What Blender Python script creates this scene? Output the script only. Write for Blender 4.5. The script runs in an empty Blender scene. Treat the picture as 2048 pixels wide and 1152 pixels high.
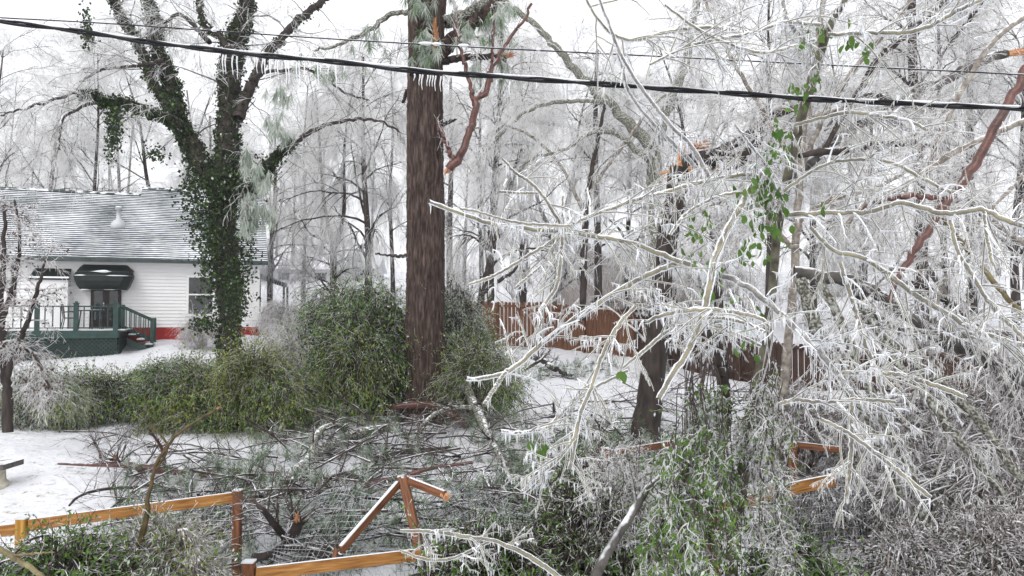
import bpy, math
import numpy as np
from mathutils import Matrix, Vector
rng = np.random.default_rng(11)
S = bpy.context.scene
COL = S.collection

# ------------------------------------------------------------ camera, sky, sun, exposure
F, CX, CY = 1550.0, 1024.0, 576.0          # focal length and centre, in pixels of a 2048 x 1152 frame
CAMZ = 3.1
PITCH = math.atan(-54 / F)
ROLL = math.radians(0.0)
fw = np.array([0, math.cos(PITCH), -math.sin(PITCH)])
u0 = np.array([0, math.sin(PITCH), math.cos(PITCH)])
x0 = np.array([1.0, 0, 0])
UP = math.cos(ROLL) * u0 - math.sin(ROLL) * x0
RT = math.cos(ROLL) * x0 + math.sin(ROLL) * u0
cd = bpy.data.cameras.new("camera")
cam = bpy.data.objects.new("camera", cd)
COL.objects.link(cam)
cam.matrix_world = Matrix(((RT[0], UP[0], -fw[0], 0), (RT[1], UP[1], -fw[1], 0), (RT[2], UP[2], -fw[2], CAMZ), (0, 0, 0, 1)))
cd.sensor_width = 36.0
cd.lens = F / 2048 * 36
cd.clip_start = 0.1
cd.clip_end = 3000
S.camera = cam

world = bpy.data.worlds.new("World")
S.world = world
world.use_nodes = True
nt = world.node_tree
nt.nodes.clear()
sky = nt.nodes.new("ShaderNodeTexSky"); sky.sky_type = 'NISHITA'; sky.sun_disc = False
sky.sun_elevation = math.radians(38); sky.sun_rotation = math.radians(200)
sky.air_density = 1.0; sky.dust_density = 6.0
hs = nt.nodes.new("ShaderNodeHueSaturation"); hs.inputs['Saturation'].default_value = 0.25
b1 = nt.nodes.new("ShaderNodeBackground"); b1.inputs['Strength'].default_value = 0.05
b2 = nt.nodes.new("ShaderNodeBackground"); b2.inputs['Color'].default_value = (0.96, 0.965, 0.985, 1); b2.inputs['Strength'].default_value = 1.0
ad = nt.nodes.new("ShaderNodeAddShader"); wo = nt.nodes.new("ShaderNodeOutputWorld")
nt.links.new(sky.outputs[0], hs.inputs['Color']); nt.links.new(hs.outputs[0], b1.inputs['Color'])
nt.links.new(b1.outputs[0], ad.inputs[0]); nt.links.new(b2.outputs[0], ad.inputs[1]); nt.links.new(ad.outputs[0], wo.inputs[0])
sd = bpy.data.lights.new("sun", 'SUN'); sd.energy = 0.6; sd.angle = math.radians(25); sd.color = (1, 0.97, 0.93)
sun = bpy.data.objects.new("sun", sd); COL.objects.link(sun)
sun.rotation_euler = (math.radians(45), 0, math.radians(-25))
S.view_settings.view_transform = 'Standard'
S.view_settings.look = 'None'
S.view_settings.gamma = 1
S.view_settings.exposure = 0.14
S.cycles.use_denoising = True
S.cycles.max_bounces = 8
S.cycles.diffuse_bounces = 4
S.cycles.transparent_max_bounces = 14
S.cycles.transmission_bounces = 6

# ------------------------------------------------------------ helpers
def W(px, py, d):
    """the point at distance d (metres north of the camera) seen at photo pixel px, py"""
    px, py, d = np.broadcast_arrays(np.asarray(px, float), np.asarray(py, float), np.asarray(d, float))
    v = fw + ((px - CX) / F)[..., None] * RT + ((CY - py) / F)[..., None] * UP
    v = v * (d / v[..., 1])[..., None]
    v = v + np.array([0, 0, CAMZ])
    return v

def ground_h(x, y):
    b = np.interp(y, [0, 8, 15, 22, 28, 33, 45, 60, 80, 110, 250, 700], [0, 0, 0.9, 1.2, 1.5, 1.85, 2.9, 4.7, 6.9, 9.2, 14, 30])
    b = b + 0.45 * np.exp(-((x + 12) / 7.0) ** 2 - ((y - 34) / 4.0) ** 2)
    return b + 0.05 * np.sin(x * 0.7 + 1) * np.cos(y * 0.55) + 0.03 * np.sin(x * 1.9 + y * 1.3)

def G(px, py, h=0.0):
    """the point on the ground (plus h) seen at a photo pixel"""
    v = fw + (px - CX) / F * RT + (CY - py) / F * UP
    ds = np.linspace(3, 150, 3000)
    x_ = v[0] / v[1] * ds; z_ = CAMZ + v[2] / v[1] * ds; b = np.nonzero(z_ < ground_h(x_, ds) + h)[0]
    d = ds[b[0]] if len(b) else 150
    p = v * (d / v[1]); p[2] += CAMZ
    return p

def nrm(a):
    return a / np.maximum(np.linalg.norm(a, axis=-1, keepdims=True), 1e-9)

def vnoise(p, seed=0):
    """cheap 3-D value noise, -1..1"""
    i = np.floor(p).astype(np.int64); f = p - i; f = f * f * (3 - 2 * f)
    def h(a):
        n = (a[..., 0] * 73856093) ^ (a[..., 1] * 19349663) ^ (a[..., 2] * 83492791) ^ (seed * 2654435)
        n = (n ^ (n >> 13)) * 1274126177
        return ((n & 0xffff) / 32767.5) - 1
    r = 0
    for dx in (0, 1):
        for dy in (0, 1):
            for dz in (0, 1):
                w = (f[..., 0] if dx else 1 - f[..., 0]) * (f[..., 1] if dy else 1 - f[..., 1]) * (f[..., 2] if dz else 1 - f[..., 2])
                r = r + w * h(i + np.array([dx, dy, dz]))
    return r

class MB:
    def __init__(s): s.V = []; s.F = []; s.n = 0
    def add(s, V, Fc, mat=0):
        V = np.asarray(V, float).reshape(-1, 3); Fc = np.asarray(Fc, int)
        if len(V) == 0 or len(Fc) == 0: return s
        s.V.append(V); s.F.append((Fc + s.n, mat)); s.n += len(V); return s
    def build(s, name, mats, root=None, smooth=True, loc=None):
        V = np.concatenate(s.V)
        base = np.zeros(3) if loc is None or root is not None else np.array(loc, float)
        p_ = root
        while p_ is not None: base = base + np.array(p_.location); p_ = p_.parent
        V = V - base
        me = bpy.data.meshes.new(name)
        nl = sum(f.size for f, _ in s.F); nf = sum(len(f) for f, _ in s.F)
        me.vertices.add(len(V)); me.vertices.foreach_set("co", V.astype(np.float32).ravel())
        me.loops.add(nl); me.loops.foreach_set("vertex_index", np.concatenate([f.ravel() for f, _ in s.F]).astype(np.int32))
        me.polygons.add(nf)
        tot = np.concatenate([np.full(len(f), f.shape[1]) for f, _ in s.F])
        st = np.concatenate([[0], np.cumsum(tot)[:-1]])
        me.polygons.foreach_set("loop_start", st.astype(np.int32))
        me.polygons.foreach_set("material_index", np.concatenate([np.full(len(f), m) for f, m in s.F]).astype(np.int32))
        me.polygons.foreach_set("use_smooth", np.full(nf, smooth))
        me.update(calc_edges=True)
        for m in (mats if isinstance(mats, (list, tuple)) else [mats]): me.materials.append(m)
        o = bpy.data.objects.new(name, me); COL.objects.link(o)
        if root is not None: o.parent = root
        elif loc is not None: o.location = base
        return o

def thing(name, label, cat, loc=(0, 0, 0), group=None):
    o = bpy.data.objects.new(name, None); COL.objects.link(o)
    o.empty_display_size = 0.3
    o.location = [float(c) for c in loc]
    o["label"] = label; o["category"] = cat
    if group: o["group"] = group
    return o
def tag(o, label=None, cat=None, group=None, kind=None):
    if label: o["label"] = label
    if cat: o["category"] = cat
    if group: o["group"] = group
    if kind: o["kind"] = kind
    return o
def dup(root, loc, rz=0, sc=1.0, label=None):
    r = root.copy(); COL.objects.link(r); r.location = [float(c) for c in loc]; r.rotation_euler = (0, 0, rz)
    r.scale = (sc, sc, sc) if np.isscalar(sc) else sc
    if label: r["label"] = label
    for ch in list(root.children):
        c = ch.copy(); COL.objects.link(c); c.parent = r
        for g in list(ch.children):
            d = g.copy(); COL.objects.link(d); d.parent = c
    return r

def tubes(P, R, sides=5, cap=False, phase=0.0):
    """P (m,n,3) R (m,n)"""
    P = np.asarray(P, float); R = np.asarray(R, float)
    if P.ndim == 2: P = P[None]; R = R[None]
    m, n, _ = P.shape
    T = np.empty_like(P); T[:, 1:-1] = P[:, 2:] - P[:, :-2]; T[:, 0] = P[:, 1] - P[:, 0]; T[:, -1] = P[:, -1] - P[:, -2]
    T = nrm(T)
    mean = nrm(T.mean(1))
    ref = np.where(np.abs(mean[:, 2:3]) > 0.8, np.array([[1.0, 0.13, 0]]), np.array([[0.05, 0.1, 1.0]]))
    A = nrm(np.cross(T, ref[:, None, :])); B = np.cross(T, A)
    th = np.arange(sides) * 2 * np.pi / sides + phase
    V = P[:, :, None, :] + R[:, :, None, None] * (np.cos(th)[None, None, :, None] * A[:, :, None, :] + np.sin(th)[None, None, :, None] * B[:, :, None, :])
    V = V.reshape(-1, 3)
    base = (np.arange(m) * n * sides)[:, None, None]
    i = np.arange(n - 1)[None, :, None] * sides; k = np.arange(sides)[None, None, :]; k2 = (k + 1) % sides
    Fq = np.stack([base + i + k, base + i + sides + k, base + i + sides + k2, base + i + k2], -1).reshape(-1, 4)
    return V, Fq
def add_tubes(mb, P, R, sides=5, mat=0, cap=False):
    P = np.asarray(P, float); R = np.asarray(R, float)
    if P.ndim == 2: P = P[None]; R = R[None]
    V, Fq = tubes(P, R, sides)
    n0 = mb.n; mb.add(V, Fq, mat)
    if cap:
        m, n = R.shape
        for j in range(m):
            for e in (0, n - 1):
                s0 = (j * n + e) * sides
                c = P[j, e]
                mb.V.append(c[None]); ci = mb.n; mb.n += 1
                k = np.arange(sides)
                mb.F.append((np.stack([n0 + s0 + k, n0 + s0 + (k + 1) % sides, np.full(sides, ci)], -1), mat))
    return mb

def catmull(C, n):
    C = np.asarray(C, float)
    if len(C) == 2: 
        t = np.linspace(0, 1, n)[:, None]; return C[0] * (1 - t) + C[1] * t
    Q = np.vstack([2 * C[0] - C[1], C, 2 * C[-1] - C[-2]])
    seg = np.linalg.norm(np.diff(C[:, :3], axis=0), axis=1) + 1e-6
    cum = np.concatenate([[0], np.cumsum(seg)]) / seg.sum()
    t = np.linspace(0, 1, n); k = np.clip(np.searchsorted(cum, t, side='right') - 1, 0, len(C) - 2)
    f = ((t - cum[k]) / (cum[k + 1] - cum[k]))[:, None]
    p0, p1, p2, p3 = Q[k], Q[k + 1], Q[k + 2], Q[k + 3]
    return 0.5 * (2 * p1 + (p2 - p0) * f + (2 * p0 - 5 * p1 + 4 * p2 - p3) * f ** 2 + (3 * p1 - p0 - 3 * p2 + p3) * f ** 3)

def limb(pts, d0, d1=None, n=28, wig=0.0):
    """traced limb: pts (px, py, radius in px); depth runs d0..d1 -> world P, R"""
    pts = np.asarray(pts, float); d1 = d0 if d1 is None else d1
    d = np.linspace(d0, d1, len(pts))
    w = W(pts[:, 0], pts[:, 1], d)
    C = np.hstack([w, (pts[:, 2] * d / F)[:, None]])
    Q = catmull(C, n); P, R = Q[:, :3], np.maximum(Q[:, 3], 0.002)
    if wig:
        ph = rng.uniform(0, 50, 3)
        for a in range(3):
            q = np.zeros((n, 3)); q[:, 0] = np.arange(n) * 0.7 + ph[a]
            P[:, a] += vnoise(q, a) * wig * R[0]
    return P, R

def grow(P, R, k, L, ang=0.8, npts=6, droop=0.05, wig=0.12, rf=0.6, tmin=0.15, tmax=1.0, rmin=0.003, rmax=9, up=0.0, ltap=0.4, tip=0.25, away=None):
    m, n, _ = P.shape
    idx = np.repeat(np.arange(m), k); K = len(idx)
    t = rng.uniform(tmin, tmax, K) * (n - 1); i = np.minimum(t.astype(int), n - 2); f = (t - i)[:, None]
    b = P[idx, i] * (1 - f) + P[idx, i + 1] * f
    r = R[idx, i] * (1 - f[:, 0]) + R[idx, i + 1] * f[:, 0]
    T = nrm(P[idx, i + 1] - P[idx, i])
    pr = nrm(np.cross(T, rng.normal(size=(K, 3))))
    a = ang * rng.uniform(0.6, 1.3, K)[:, None]
    D = nrm(T * np.cos(a) + pr * np.sin(a) + np.array([0, 0, up]))
    ln = L * (1 - ltap * t / (n - 1)) * rng.uniform(0.45, 1.25, K)
    st = (ln / (npts - 1))[:, None]
    out = np.empty((K, npts, 3)); out[:, 0] = b; p = b
    dr = droop * rng.uniform(0.4, 1.6, (K, 1))
    for j in range(1, npts):
        D = nrm(D + rng.normal(size=(K, 3)) * wig + np.array([0, 0, -1.0]) * dr)
        p = p + D * st; out[:, j] = p
    rb = np.clip(r * rf, rmin, rmax)
    RR = rb[:, None] * np.linspace(1, tip, npts)[None]
    return out, np.maximum(RR, rmin * 0.6)

def stack(L):
    return np.stack([a for a, _ in L]), np.stack([b for _, b in L])
def cat2(*L):
    return np.concatenate([a for a, _ in L]), np.concatenate([b for _, b in L])

def leaves(mb, C, size, mat=0, down=0.3, asp=0.5, D=None, var=0.4, fine=False):
    """small folded leaves (two quads' worth of triangles) at points C"""
    K = len(C)
    if K == 0: return
    s = size * rng.uniform(1 - var, 1 + var, K)[:, None]
    d = nrm(rng.normal(size=(K, 3)) + np.array([0, 0, -down]) if D is None else D + rng.normal(size=(K, 3)) * 0.35)
    w = nrm(np.cross(d, rng.normal(size=(K, 3)))); nn = np.cross(d, w)
    if fine:
        pts_ = [C]
        for f_, k_, z_ in ((.22, .75, .07), (.55, 1.0, .10), (.82, .55, .04)): pts_.append(C + d * s * f_ + w * s * asp * .5 * k_ + nn * s * z_)
        pts_.append(C + d * s * 1.0 - nn * s * .05)
        for f_, k_, z_ in ((.82, .55, .04), (.55, 1.0, .10), (.22, .75, .07)): pts_.append(C + d * s * f_ - w * s * asp * .5 * k_ + nn * s * z_)
        o = np.arange(K)[:, None] * 8
        mb.add(np.stack(pts_, 1).reshape(-1, 3), np.concatenate([o + np.array([q_]) for q_ in ([0, 1, 7, 0][:3], [3, 4, 5])]), mat)
        for q_ in ([1, 2, 6, 7], [2, 3, 5, 6]): mb.F.append((o + np.array([q_]) + mb.n - K * 8, mat))
        return
    a = C; b = C + d * s * 0.5 + w * s * asp * 0.5 + nn * s * 0.1; c = C + d * s; e = C + d * s * 0.5 - w * s * asp * 0.5 + nn * s * 0.1
    V = np.stack([a, b, c, e], 1).reshape(-1, 3)
    o = np.arange(K)[:, None] * 4
    mb.add(V, np.concatenate([o + np.array([[0, 1, 2]]), o + np.array([[0, 2, 3]])]), mat)

def needles(mb, C, D, n, L, w, mat=0, spread=0.55, droop=0.25):
    """tufts of pine needles: n thin blades from each point C along D"""
    K = len(C) * n
    c = np.repeat(C, n, 0); d = nrm(np.repeat(D, n, 0) + rng.normal(size=(K, 3)) * spread)
    l = L * rng.uniform(0.6, 1.15, K)[:, None]
    s = nrm(np.cross(d, rng.normal(size=(K, 3)))) * w
    c = c - np.repeat(D, n, 0) * rng.uniform(0, 0.6, K)[:, None] * L
    mid = c + d * l * 0.55 + np.array([0, 0, -droop * L * 0.25]); end = c + d * l * 0.95 + np.array([0, 0, -droop * L])
    V = np.stack([c - s * 0.5, c + s * 0.5, mid + s, mid - s, end], 1).reshape(-1, 3)
    o = np.arange(K)[:, None] * 5
    mb.add(V, o + np.array([[0, 1, 2, 3]]), mat); mb.F.append((o + np.array([[3, 2, 4]]) + mb.n - K * 5, mat))

def icicles(mb, P, R, spacing, Lmin, Lmax, mat=0, w=0.5, zmin=None):
    """cones hanging below the tubes P,R"""
    for j in range(len(P)):
        p, r = P[j], R[j]
        sl = np.linalg.norm(np.diff(p, axis=0), axis=1); tot = sl.sum(); K = int(tot / spacing)
        if K < 1: continue
        cum = np.concatenate([[0], np.cumsum(sl)])
        s = np.sort(rng.uniform(0, tot, K)); i = np.clip(np.searchsorted(cum, s) - 1, 0, len(p) - 2); f = ((s - cum[i]) / sl[i])[:, None]
        q = p[i] * (1 - f) + p[i + 1] * f; rr = r[i]
        T = nrm(p[i + 1] - p[i]); hor = np.sqrt(1 - T[:, 2] ** 2)
        keep = rng.uniform(size=K) < hor * 1.1
        q, rr, hor = q[keep], rr[keep], hor[keep]; K = len(q)
        if K < 1: continue
        cl = 0.5 + 0.5 * vnoise(np.stack([q[:, 0] * 9, q[:, 1] * 9, q[:, 2] * 2], -1), 3)
        L = (Lmin + (Lmax - Lmin) * rng.uniform(0, 1, K) ** 1.5 * (0.4 + cl)) * (0.4 + 0.6 * hor)
        Pq = np.stack([q + np.array([0, 0, 0]), q + np.stack([0 * L, 0 * L, -L * 0.45 - rr * 0.5], -1), q + np.stack([rng.normal(size=K) * 0.02 * L, 0 * L, -L - rr], -1)], 1)
        wr = np.clip(L * 0.06, 0.0018, 0.006) * w * 2
        V, Fq = tubes(Pq, np.stack([wr * 1.3, wr, wr * 0.25], 1), 4)
        mb.add(V, Fq, mat)

def box(mb, c0, c1, mat=0, M=None):
    x0_, y0_, z0_ = c0; x1_, y1_, z1_ = c1
    V = np.array([[x0_, y0_, z0_], [x1_, y0_, z0_], [x1_, y1_, z0_], [x0_, y1_, z0_], [x0_, y0_, z1_], [x1_, y0_, z1_], [x1_, y1_, z1_], [x0_, y1_, z1_]], float)
    if M is not None: V = V @ M[:3, :3].T + M[:3, 3]
    mb.add(V, [[0, 3, 2, 1], [4, 5, 6, 7], [0, 1, 5, 4], [1, 2, 6, 5], [2, 3, 7, 6], [3, 0, 4, 7]], mat)

# ------------------------------------------------------------ materials
def mat(name, stops, scale=4.0, rough=0.8, bump=0.0, bscale=None, stretch=(1, 1, 1), detail=6.0, topsnow=None, spec=0.3, trans=0.0, coat=0.0, obj=True):
    m = bpy.data.materials.new(name); m.use_nodes = True; t = m.node_tree; N = t.nodes; L = t.links
    bs = N["Principled BSDF"]; bs.inputs["Roughness"].default_value = rough; bs.inputs["Specular IOR Level"].default_value = spec
    if coat: bs.inputs["Coat Weight"].default_value = coat; bs.inputs["Coat Roughness"].default_value = 0.08
    tc = N.new("ShaderNodeTexCoord"); mp = N.new("ShaderNodeMapping"); mp.inputs["Scale"].default_value = stretch
    L.new(tc.outputs["Object"], mp.inputs[0])
    nz = N.new("ShaderNodeTexNoise"); nz.inputs["Scale"].default_value = scale; nz.inputs["Detail"].default_value = detail
    L.new(mp.outputs[0], nz.inputs["Vector"])
    cr = N.new("ShaderNodeValToRGB"); L.new(nz.outputs["Fac"], cr.inputs[0])
    e = cr.color_ramp.elements
    while len(e) < len(stops): e.new(0.5)
    for k, (p, c) in enumerate(stops):
        e[k].position = p; e[k].color = (*c, 1)
    out = cr.outputs[0]
    if topsnow is not None:
        th, sc, colr = topsnow
        g = N.new("ShaderNodeNewGeometry"); sx = N.new("ShaderNodeSeparateXYZ"); L.new(g.outputs["Normal"], sx.inputs[0])
        n2 = N.new("ShaderNodeTexNoise"); n2.inputs["Scale"].default_value = sc; n2.inputs["Detail"].default_value = 4; L.new(tc.outputs["Object"], n2.inputs["Vector"])
        ma = N.new("ShaderNodeMath"); ma.operation = 'MULTIPLY_ADD'; L.new(n2.outputs["Fac"], ma.inputs[0]); ma.inputs[1].default_value = 1.6; L.new(sx.outputs["Z"], ma.inputs[2])
        mr = N.new("ShaderNodeMapRange"); mr.inputs["From Min"].default_value = th; mr.inputs["From Max"].default_value = th + 0.25; L.new(ma.outputs[0], mr.inputs["Value"])
        mx = N.new("ShaderNodeMix"); mx.data_type = 'RGBA'; L.new(mr.outputs[0], mx.inputs["Factor"]); L.new(out, mx.inputs["A"]); mx.inputs["B"].default_value = (*colr, 1)
        out = mx.outputs["Result"]
    L.new(out, bs.inputs["Base Color"])
    if bump:
        bn = N.new("ShaderNodeTexNoise"); bn.inputs["Scale"].default_value = bscale or scale; bn.inputs["Detail"].default_value = 5; L.new(mp.outputs[0], bn.inputs["Vector"])
        bp = N.new("ShaderNodeBump"); bp.inputs["Strength"].default_value = bump; bp.inputs["Distance"].default_value = 0.02
        L.new(bn.outputs["Fac"], bp.inputs["Height"]); L.new(bp.outputs[0], bs.inputs["Normal"])
    if trans:
        tr = N.new("ShaderNodeBsdfTranslucent"); L.new(out, tr.inputs["Color"]); ms = N.new("ShaderNodeMixShader"); ms.inputs[0].default_value = trans
        L.new(bs.outputs[0], ms.inputs[1]); L.new(tr.outputs[0], ms.inputs[2]); L.new(ms.outputs[0], N["Material Output"].inputs[0])
    return m

def ice_mat(name, base=(0.88, 0.9, 0.93), body=0.38):
    m = bpy.data.materials.new(name); m.use_nodes = True; t = m.node_tree; N = t.nodes; L = t.links
    bs = N["Principled BSDF"]; bs.inputs["Base Color"].default_value = (*base, 1); bs.inputs["Roughness"].default_value = 0.12; bs.inputs["IOR"].default_value = 1.31
    tp = N.new("ShaderNodeBsdfTransparent"); tp.inputs["Color"].default_value = (0.97, 0.98, 0.99, 1)
    fr = N.new("ShaderNodeFresnel"); fr.inputs["IOR"].default_value = 1.31
    tc = N.new("ShaderNodeTexCoord"); nz = N.new("ShaderNodeTexNoise"); nz.inputs["Scale"].default_value = 30; L.new(tc.outputs["Object"], nz.inputs["Vector"])
    bp = N.new("ShaderNodeBump"); bp.inputs["Strength"].default_value = 0.5; bp.inputs["Distance"].default_value = 0.01; L.new(nz.outputs["Fac"], bp.inputs["Height"]); L.new(bp.outputs[0], bs.inputs["Normal"]); L.new(bp.outputs[0], fr.inputs["Normal"])
    ma = N.new("ShaderNodeMath"); ma.operation = 'MULTIPLY_ADD'; ma.use_clamp = True; L.new(fr.outputs[0], ma.inputs[0]); ma.inputs[1].default_value = 0.9; ma.inputs[2].default_value = body
    mx = N.new("ShaderNodeMixShader"); L.new(ma.outputs[0], mx.inputs[0]); L.new(tp.outputs[0], mx.inputs[1]); L.new(bs.outputs[0], mx.inputs[2]); L.new(mx.outputs[0], N["Material Output"].inputs[0])
    return m

WHITE = (0.82, 0.84, 0.88)
M = {}
M['ice'] = ice_mat('clear_ice', body=0.07)
M['ice_white'] = ice_mat('white_ice', (0.9, 0.92, 0.95), 0.5)
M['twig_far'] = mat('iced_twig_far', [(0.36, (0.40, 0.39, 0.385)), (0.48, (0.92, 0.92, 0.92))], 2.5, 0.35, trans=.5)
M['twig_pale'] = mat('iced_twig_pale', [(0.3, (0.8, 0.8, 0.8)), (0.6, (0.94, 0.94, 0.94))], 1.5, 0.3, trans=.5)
M['twig_near'] = mat('iced_twig_near', [(0.33, (0.16, 0.12, 0.11)), (0.42, (0.60, 0.57, 0.56)), (0.52, (0.92, 0.92, 0.92))], 9, 0.2, spec=0.8, trans=.45)
M['twig_dim'] = mat('iced_bramble_twig', [(0.36, (0.05, 0.035, 0.03)), (0.46, (0.30, 0.26, 0.25)), (0.58, (0.86, 0.85, 0.86))], 14, 0.25, spec=0.8, trans=.2)
M['ice_bead'] = mat('ice_bead', [(0.3, (0.8, 0.81, 0.84)), (0.6, (0.92, 0.92, 0.95))], 5, 0.15, spec=0.8, trans=.45)
M['twig_dark'] = mat('bare_twig', [(0.35, (0.03, 0.022, 0.02)), (0.65, (0.11, 0.085, 0.075))], 6, 0.5, topsnow=(1.5, 7, WHITE))
M['bark_grey'] = mat('grey_bark', [(0.3, (0.04, 0.037, 0.034)), (0.7, (0.16, 0.15, 0.14))], 9, 0.8, 0.6, 18, stretch=(1, 1, 0.4), topsnow=(1.45, 4, WHITE))
M['bark_dark'] = mat('dark_bark', [(0.3, (0.012, 0.010, 0.009)), (0.7, (0.065, 0.05, 0.044))], 10, 0.75, 0.6, 18, stretch=(1, 1, 0.3), topsnow=(1.6, 4, WHITE))
M['bark_pine'] = mat('pine_bark', [(0.3, (0.02, 0.013, 0.011)), (0.5, (0.055, 0.037, 0.031)), (0.75, (0.14, 0.102, 0.088))], 7, 0.85, 0.9, 16, stretch=(3, 3, 0.45))
M['bark_lichen'] = mat('lichen_bark', [(0.42, (0.07, 0.06, 0.05)), (0.55, (0.25, 0.26, 0.22)), (0.72, (0.5, 0.52, 0.47))], 34, 0.8, 0.5, 20, topsnow=(1.62, 14, WHITE))
M['bark_red'] = mat('wet_red_bark', [(0.3, (0.04, 0.015, 0.011)), (0.7, (0.15, 0.05, 0.036))], 12, 0.35, 0.6, 25, spec=0.6, topsnow=(1.75, 6, WHITE))
M['wood_torn'] = mat('torn_wood', [(0.3, (0.36, 0.14, 0.06)), (0.7, (0.70, 0.40, 0.22))], 20, 0.6, 0.5, 40)
M['branch_olive'] = mat('olive_branch', [(0.35, (0.09, 0.07, 0.035)), (0.65, (0.27, 0.235, 0.12))], 8, 0.4)
M['stem_brown'] = mat('brown_green_stem', [(0.35, (0.03, 0.028, 0.01)), (0.65, (0.11, 0.075, 0.03))], 12, 0.45, .5, 30)
M['stem_green'] = mat('grey_green_stem', [(0.35, (0.04, 0.035, 0.022)), (0.65, (0.17, 0.16, 0.11))], 12, 0.5, .5, 25)
M['stem_grey'] = mat('grey_brown_stem', [(0.35, (0.09, 0.07, 0.06)), (0.6, (0.38, 0.35, 0.33))], 9, 0.4, topsnow=(1.3, 9, WHITE))
M['branch_grey'] = mat('grey_branch', [(0.35, (0.12, 0.10, 0.085)), (0.65, (0.34, 0.31, 0.27))], 14, 0.5, 0.4, 30, topsnow=(1.4, 14, WHITE))
M['ivy'] = mat('ivy_leaf', [(0.3, (0.008, 0.018, 0.007)), (0.7, (0.035, 0.062, 0.018))], 2.5, 0.45, spec=.2, trans=0.1)
M['ivy_bright'] = mat('vine_leaf', [(0.3, (0.035, 0.095, 0.015)), (0.7, (0.15, 0.27, 0.05))], 3, 0.3, trans=0.3)
M['bush_leaf'] = mat('bush_leaf', [(0.3, (0.06, 0.13, 0.025)), (0.7, (0.22, 0.36, 0.07))], 1.1, 0.35, trans=0.3)
M['bush_olive'] = mat('bush_olive_leaf', [(0.3, (0.14, 0.18, 0.03)), (0.7, (0.38, 0.43, 0.11))], 1.1, 0.35, trans=0.3)
M['bush_iced'] = mat('bush_iced_leaf', [(0.3, (0.20, 0.26, 0.18)), (0.7, (0.52, 0.57, 0.5))], 1.3, 0.25)
M['needle'] = mat('pine_needle', [(0.3, (0.035, 0.08, 0.03)), (0.7, (0.15, 0.24, 0.11))], 1.6, 0.4)
M['needle_iced'] = mat('iced_pine_needle', [(0.3, (0.20, 0.26, 0.20)), (0.7, (0.58, 0.62, 0.57))], 1.6, 0.3)
M['dead_leaf'] = mat('dead_leaf', [(0.3, (0.12, 0.05, 0.02)), (0.7, (0.38, 0.17, 0.07))], 3, 0.6)
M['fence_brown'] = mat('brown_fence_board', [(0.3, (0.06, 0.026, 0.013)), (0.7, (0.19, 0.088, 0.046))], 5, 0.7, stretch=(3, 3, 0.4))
M['rail_wood'] = mat('amber_rail_wood', [(0.28, (0.12, 0.05, 0.015)), (0.42, (0.32, 0.14, 0.035)), (0.58, (0.42, 0.20, 0.055)), (0.72, (0.55, 0.31, 0.12))], 12, 0.6, 0.5, 20, stretch=(0.3, 3.5, 3.5))
M['post_wood'] = mat('red_post_wood', [(0.3, (0.08, 0.03, 0.014)), (0.7, (0.29, 0.12, 0.055))], 14, 0.6, 0.5, 14, stretch=(0.25, 2.5, 2.5))
M['post_yellow'] = mat('yellow_post_wood', [(0.3, (0.28, 0.13, 0.02)), (0.7, (0.52, 0.29, 0.06))], 9, 0.45, 0.2, 14, stretch=(0.25, 2.5, 2.5))
M['wire'] = mat('iced_wire', [(0.4, (0.22, 0.24, 0.25)), (0.6, (0.55, 0.58, 0.61))], 9, 0.3)
M['snow'] = mat('snow', [(0.3, (0.80, 0.82, 0.86)), (0.7, (0.88, 0.89, 0.92))], 3, 0.6, 0.4, 10)
M['cable'] = mat('black_cable', [(0.3, (0.004, 0.0045, 0.006)), (0.7, (0.012, 0.013, 0.017))], 20, 0.55, spec=0.25)
M['siding'] = mat('white_siding', [(0.3, (0.76, 0.76, 0.77)), (0.7, (0.82, 0.82, 0.82))], 2, 0.5)
M['trim'] = mat('white_trim', [(0.3, (0.78, 0.78, 0.78)), (0.7, (0.83, 0.83, 0.83))], 3, 0.45)
M['red'] = mat('red_foundation', [(0.3, (0.27, 0.014, 0.012)), (0.7, (0.38, 0.026, 0.02))], 3, 0.6)
M['green_paint'] = mat('green_paint', [(0.3, (0.014, 0.04, 0.034)), (0.7, (0.032, 0.07, 0.06))], 4, 0.4)
M['dark_trim'] = mat('dark_grey_green_trim', [(0.3, (0.03, 0.045, 0.04)), (0.7, (0.07, 0.09, 0.085))], 4, 0.5, topsnow=(1.5, 3, WHITE))
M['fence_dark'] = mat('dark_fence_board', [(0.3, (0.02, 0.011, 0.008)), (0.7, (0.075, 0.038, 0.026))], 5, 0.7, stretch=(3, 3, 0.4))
M['awning'] = mat('black_green_canvas', [(0.3, (0.002, 0.006, 0.005)), (0.7, (0.006, 0.014, 0.013))], 4, 0.5)
M['dark_wood'] = mat('dark_brown_door', [(0.3, (0.008, 0.004, 0.004)), (0.7, (0.03, 0.015, 0.012))], 4, 0.3)
M['glass'] = mat('window_glass', [(0.4, (0.012, 0.014, 0.016)), (0.6, (0.035, 0.04, 0.045))], 2, 0.05, spec=0.8)
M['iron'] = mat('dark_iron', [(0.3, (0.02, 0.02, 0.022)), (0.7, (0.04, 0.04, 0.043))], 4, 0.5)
M['metal'] = mat('grey_metal', [(0.3, (0.45, 0.47, 0.5)), (0.7, (0.6, 0.62, 0.65))], 4, 0.35)
M['stone'] = mat('pale_stone', [(0.3, (0.35, 0.32, 0.24)), (0.7, (0.6, 0.57, 0.48))], 8, 0.8, 0.5, 20)
M['brick'] = mat('pale_brown_wall', [(0.3, (0.30, 0.26, 0.24)), (0.7, (0.42, 0.38, 0.35))], 4, 0.8)

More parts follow.
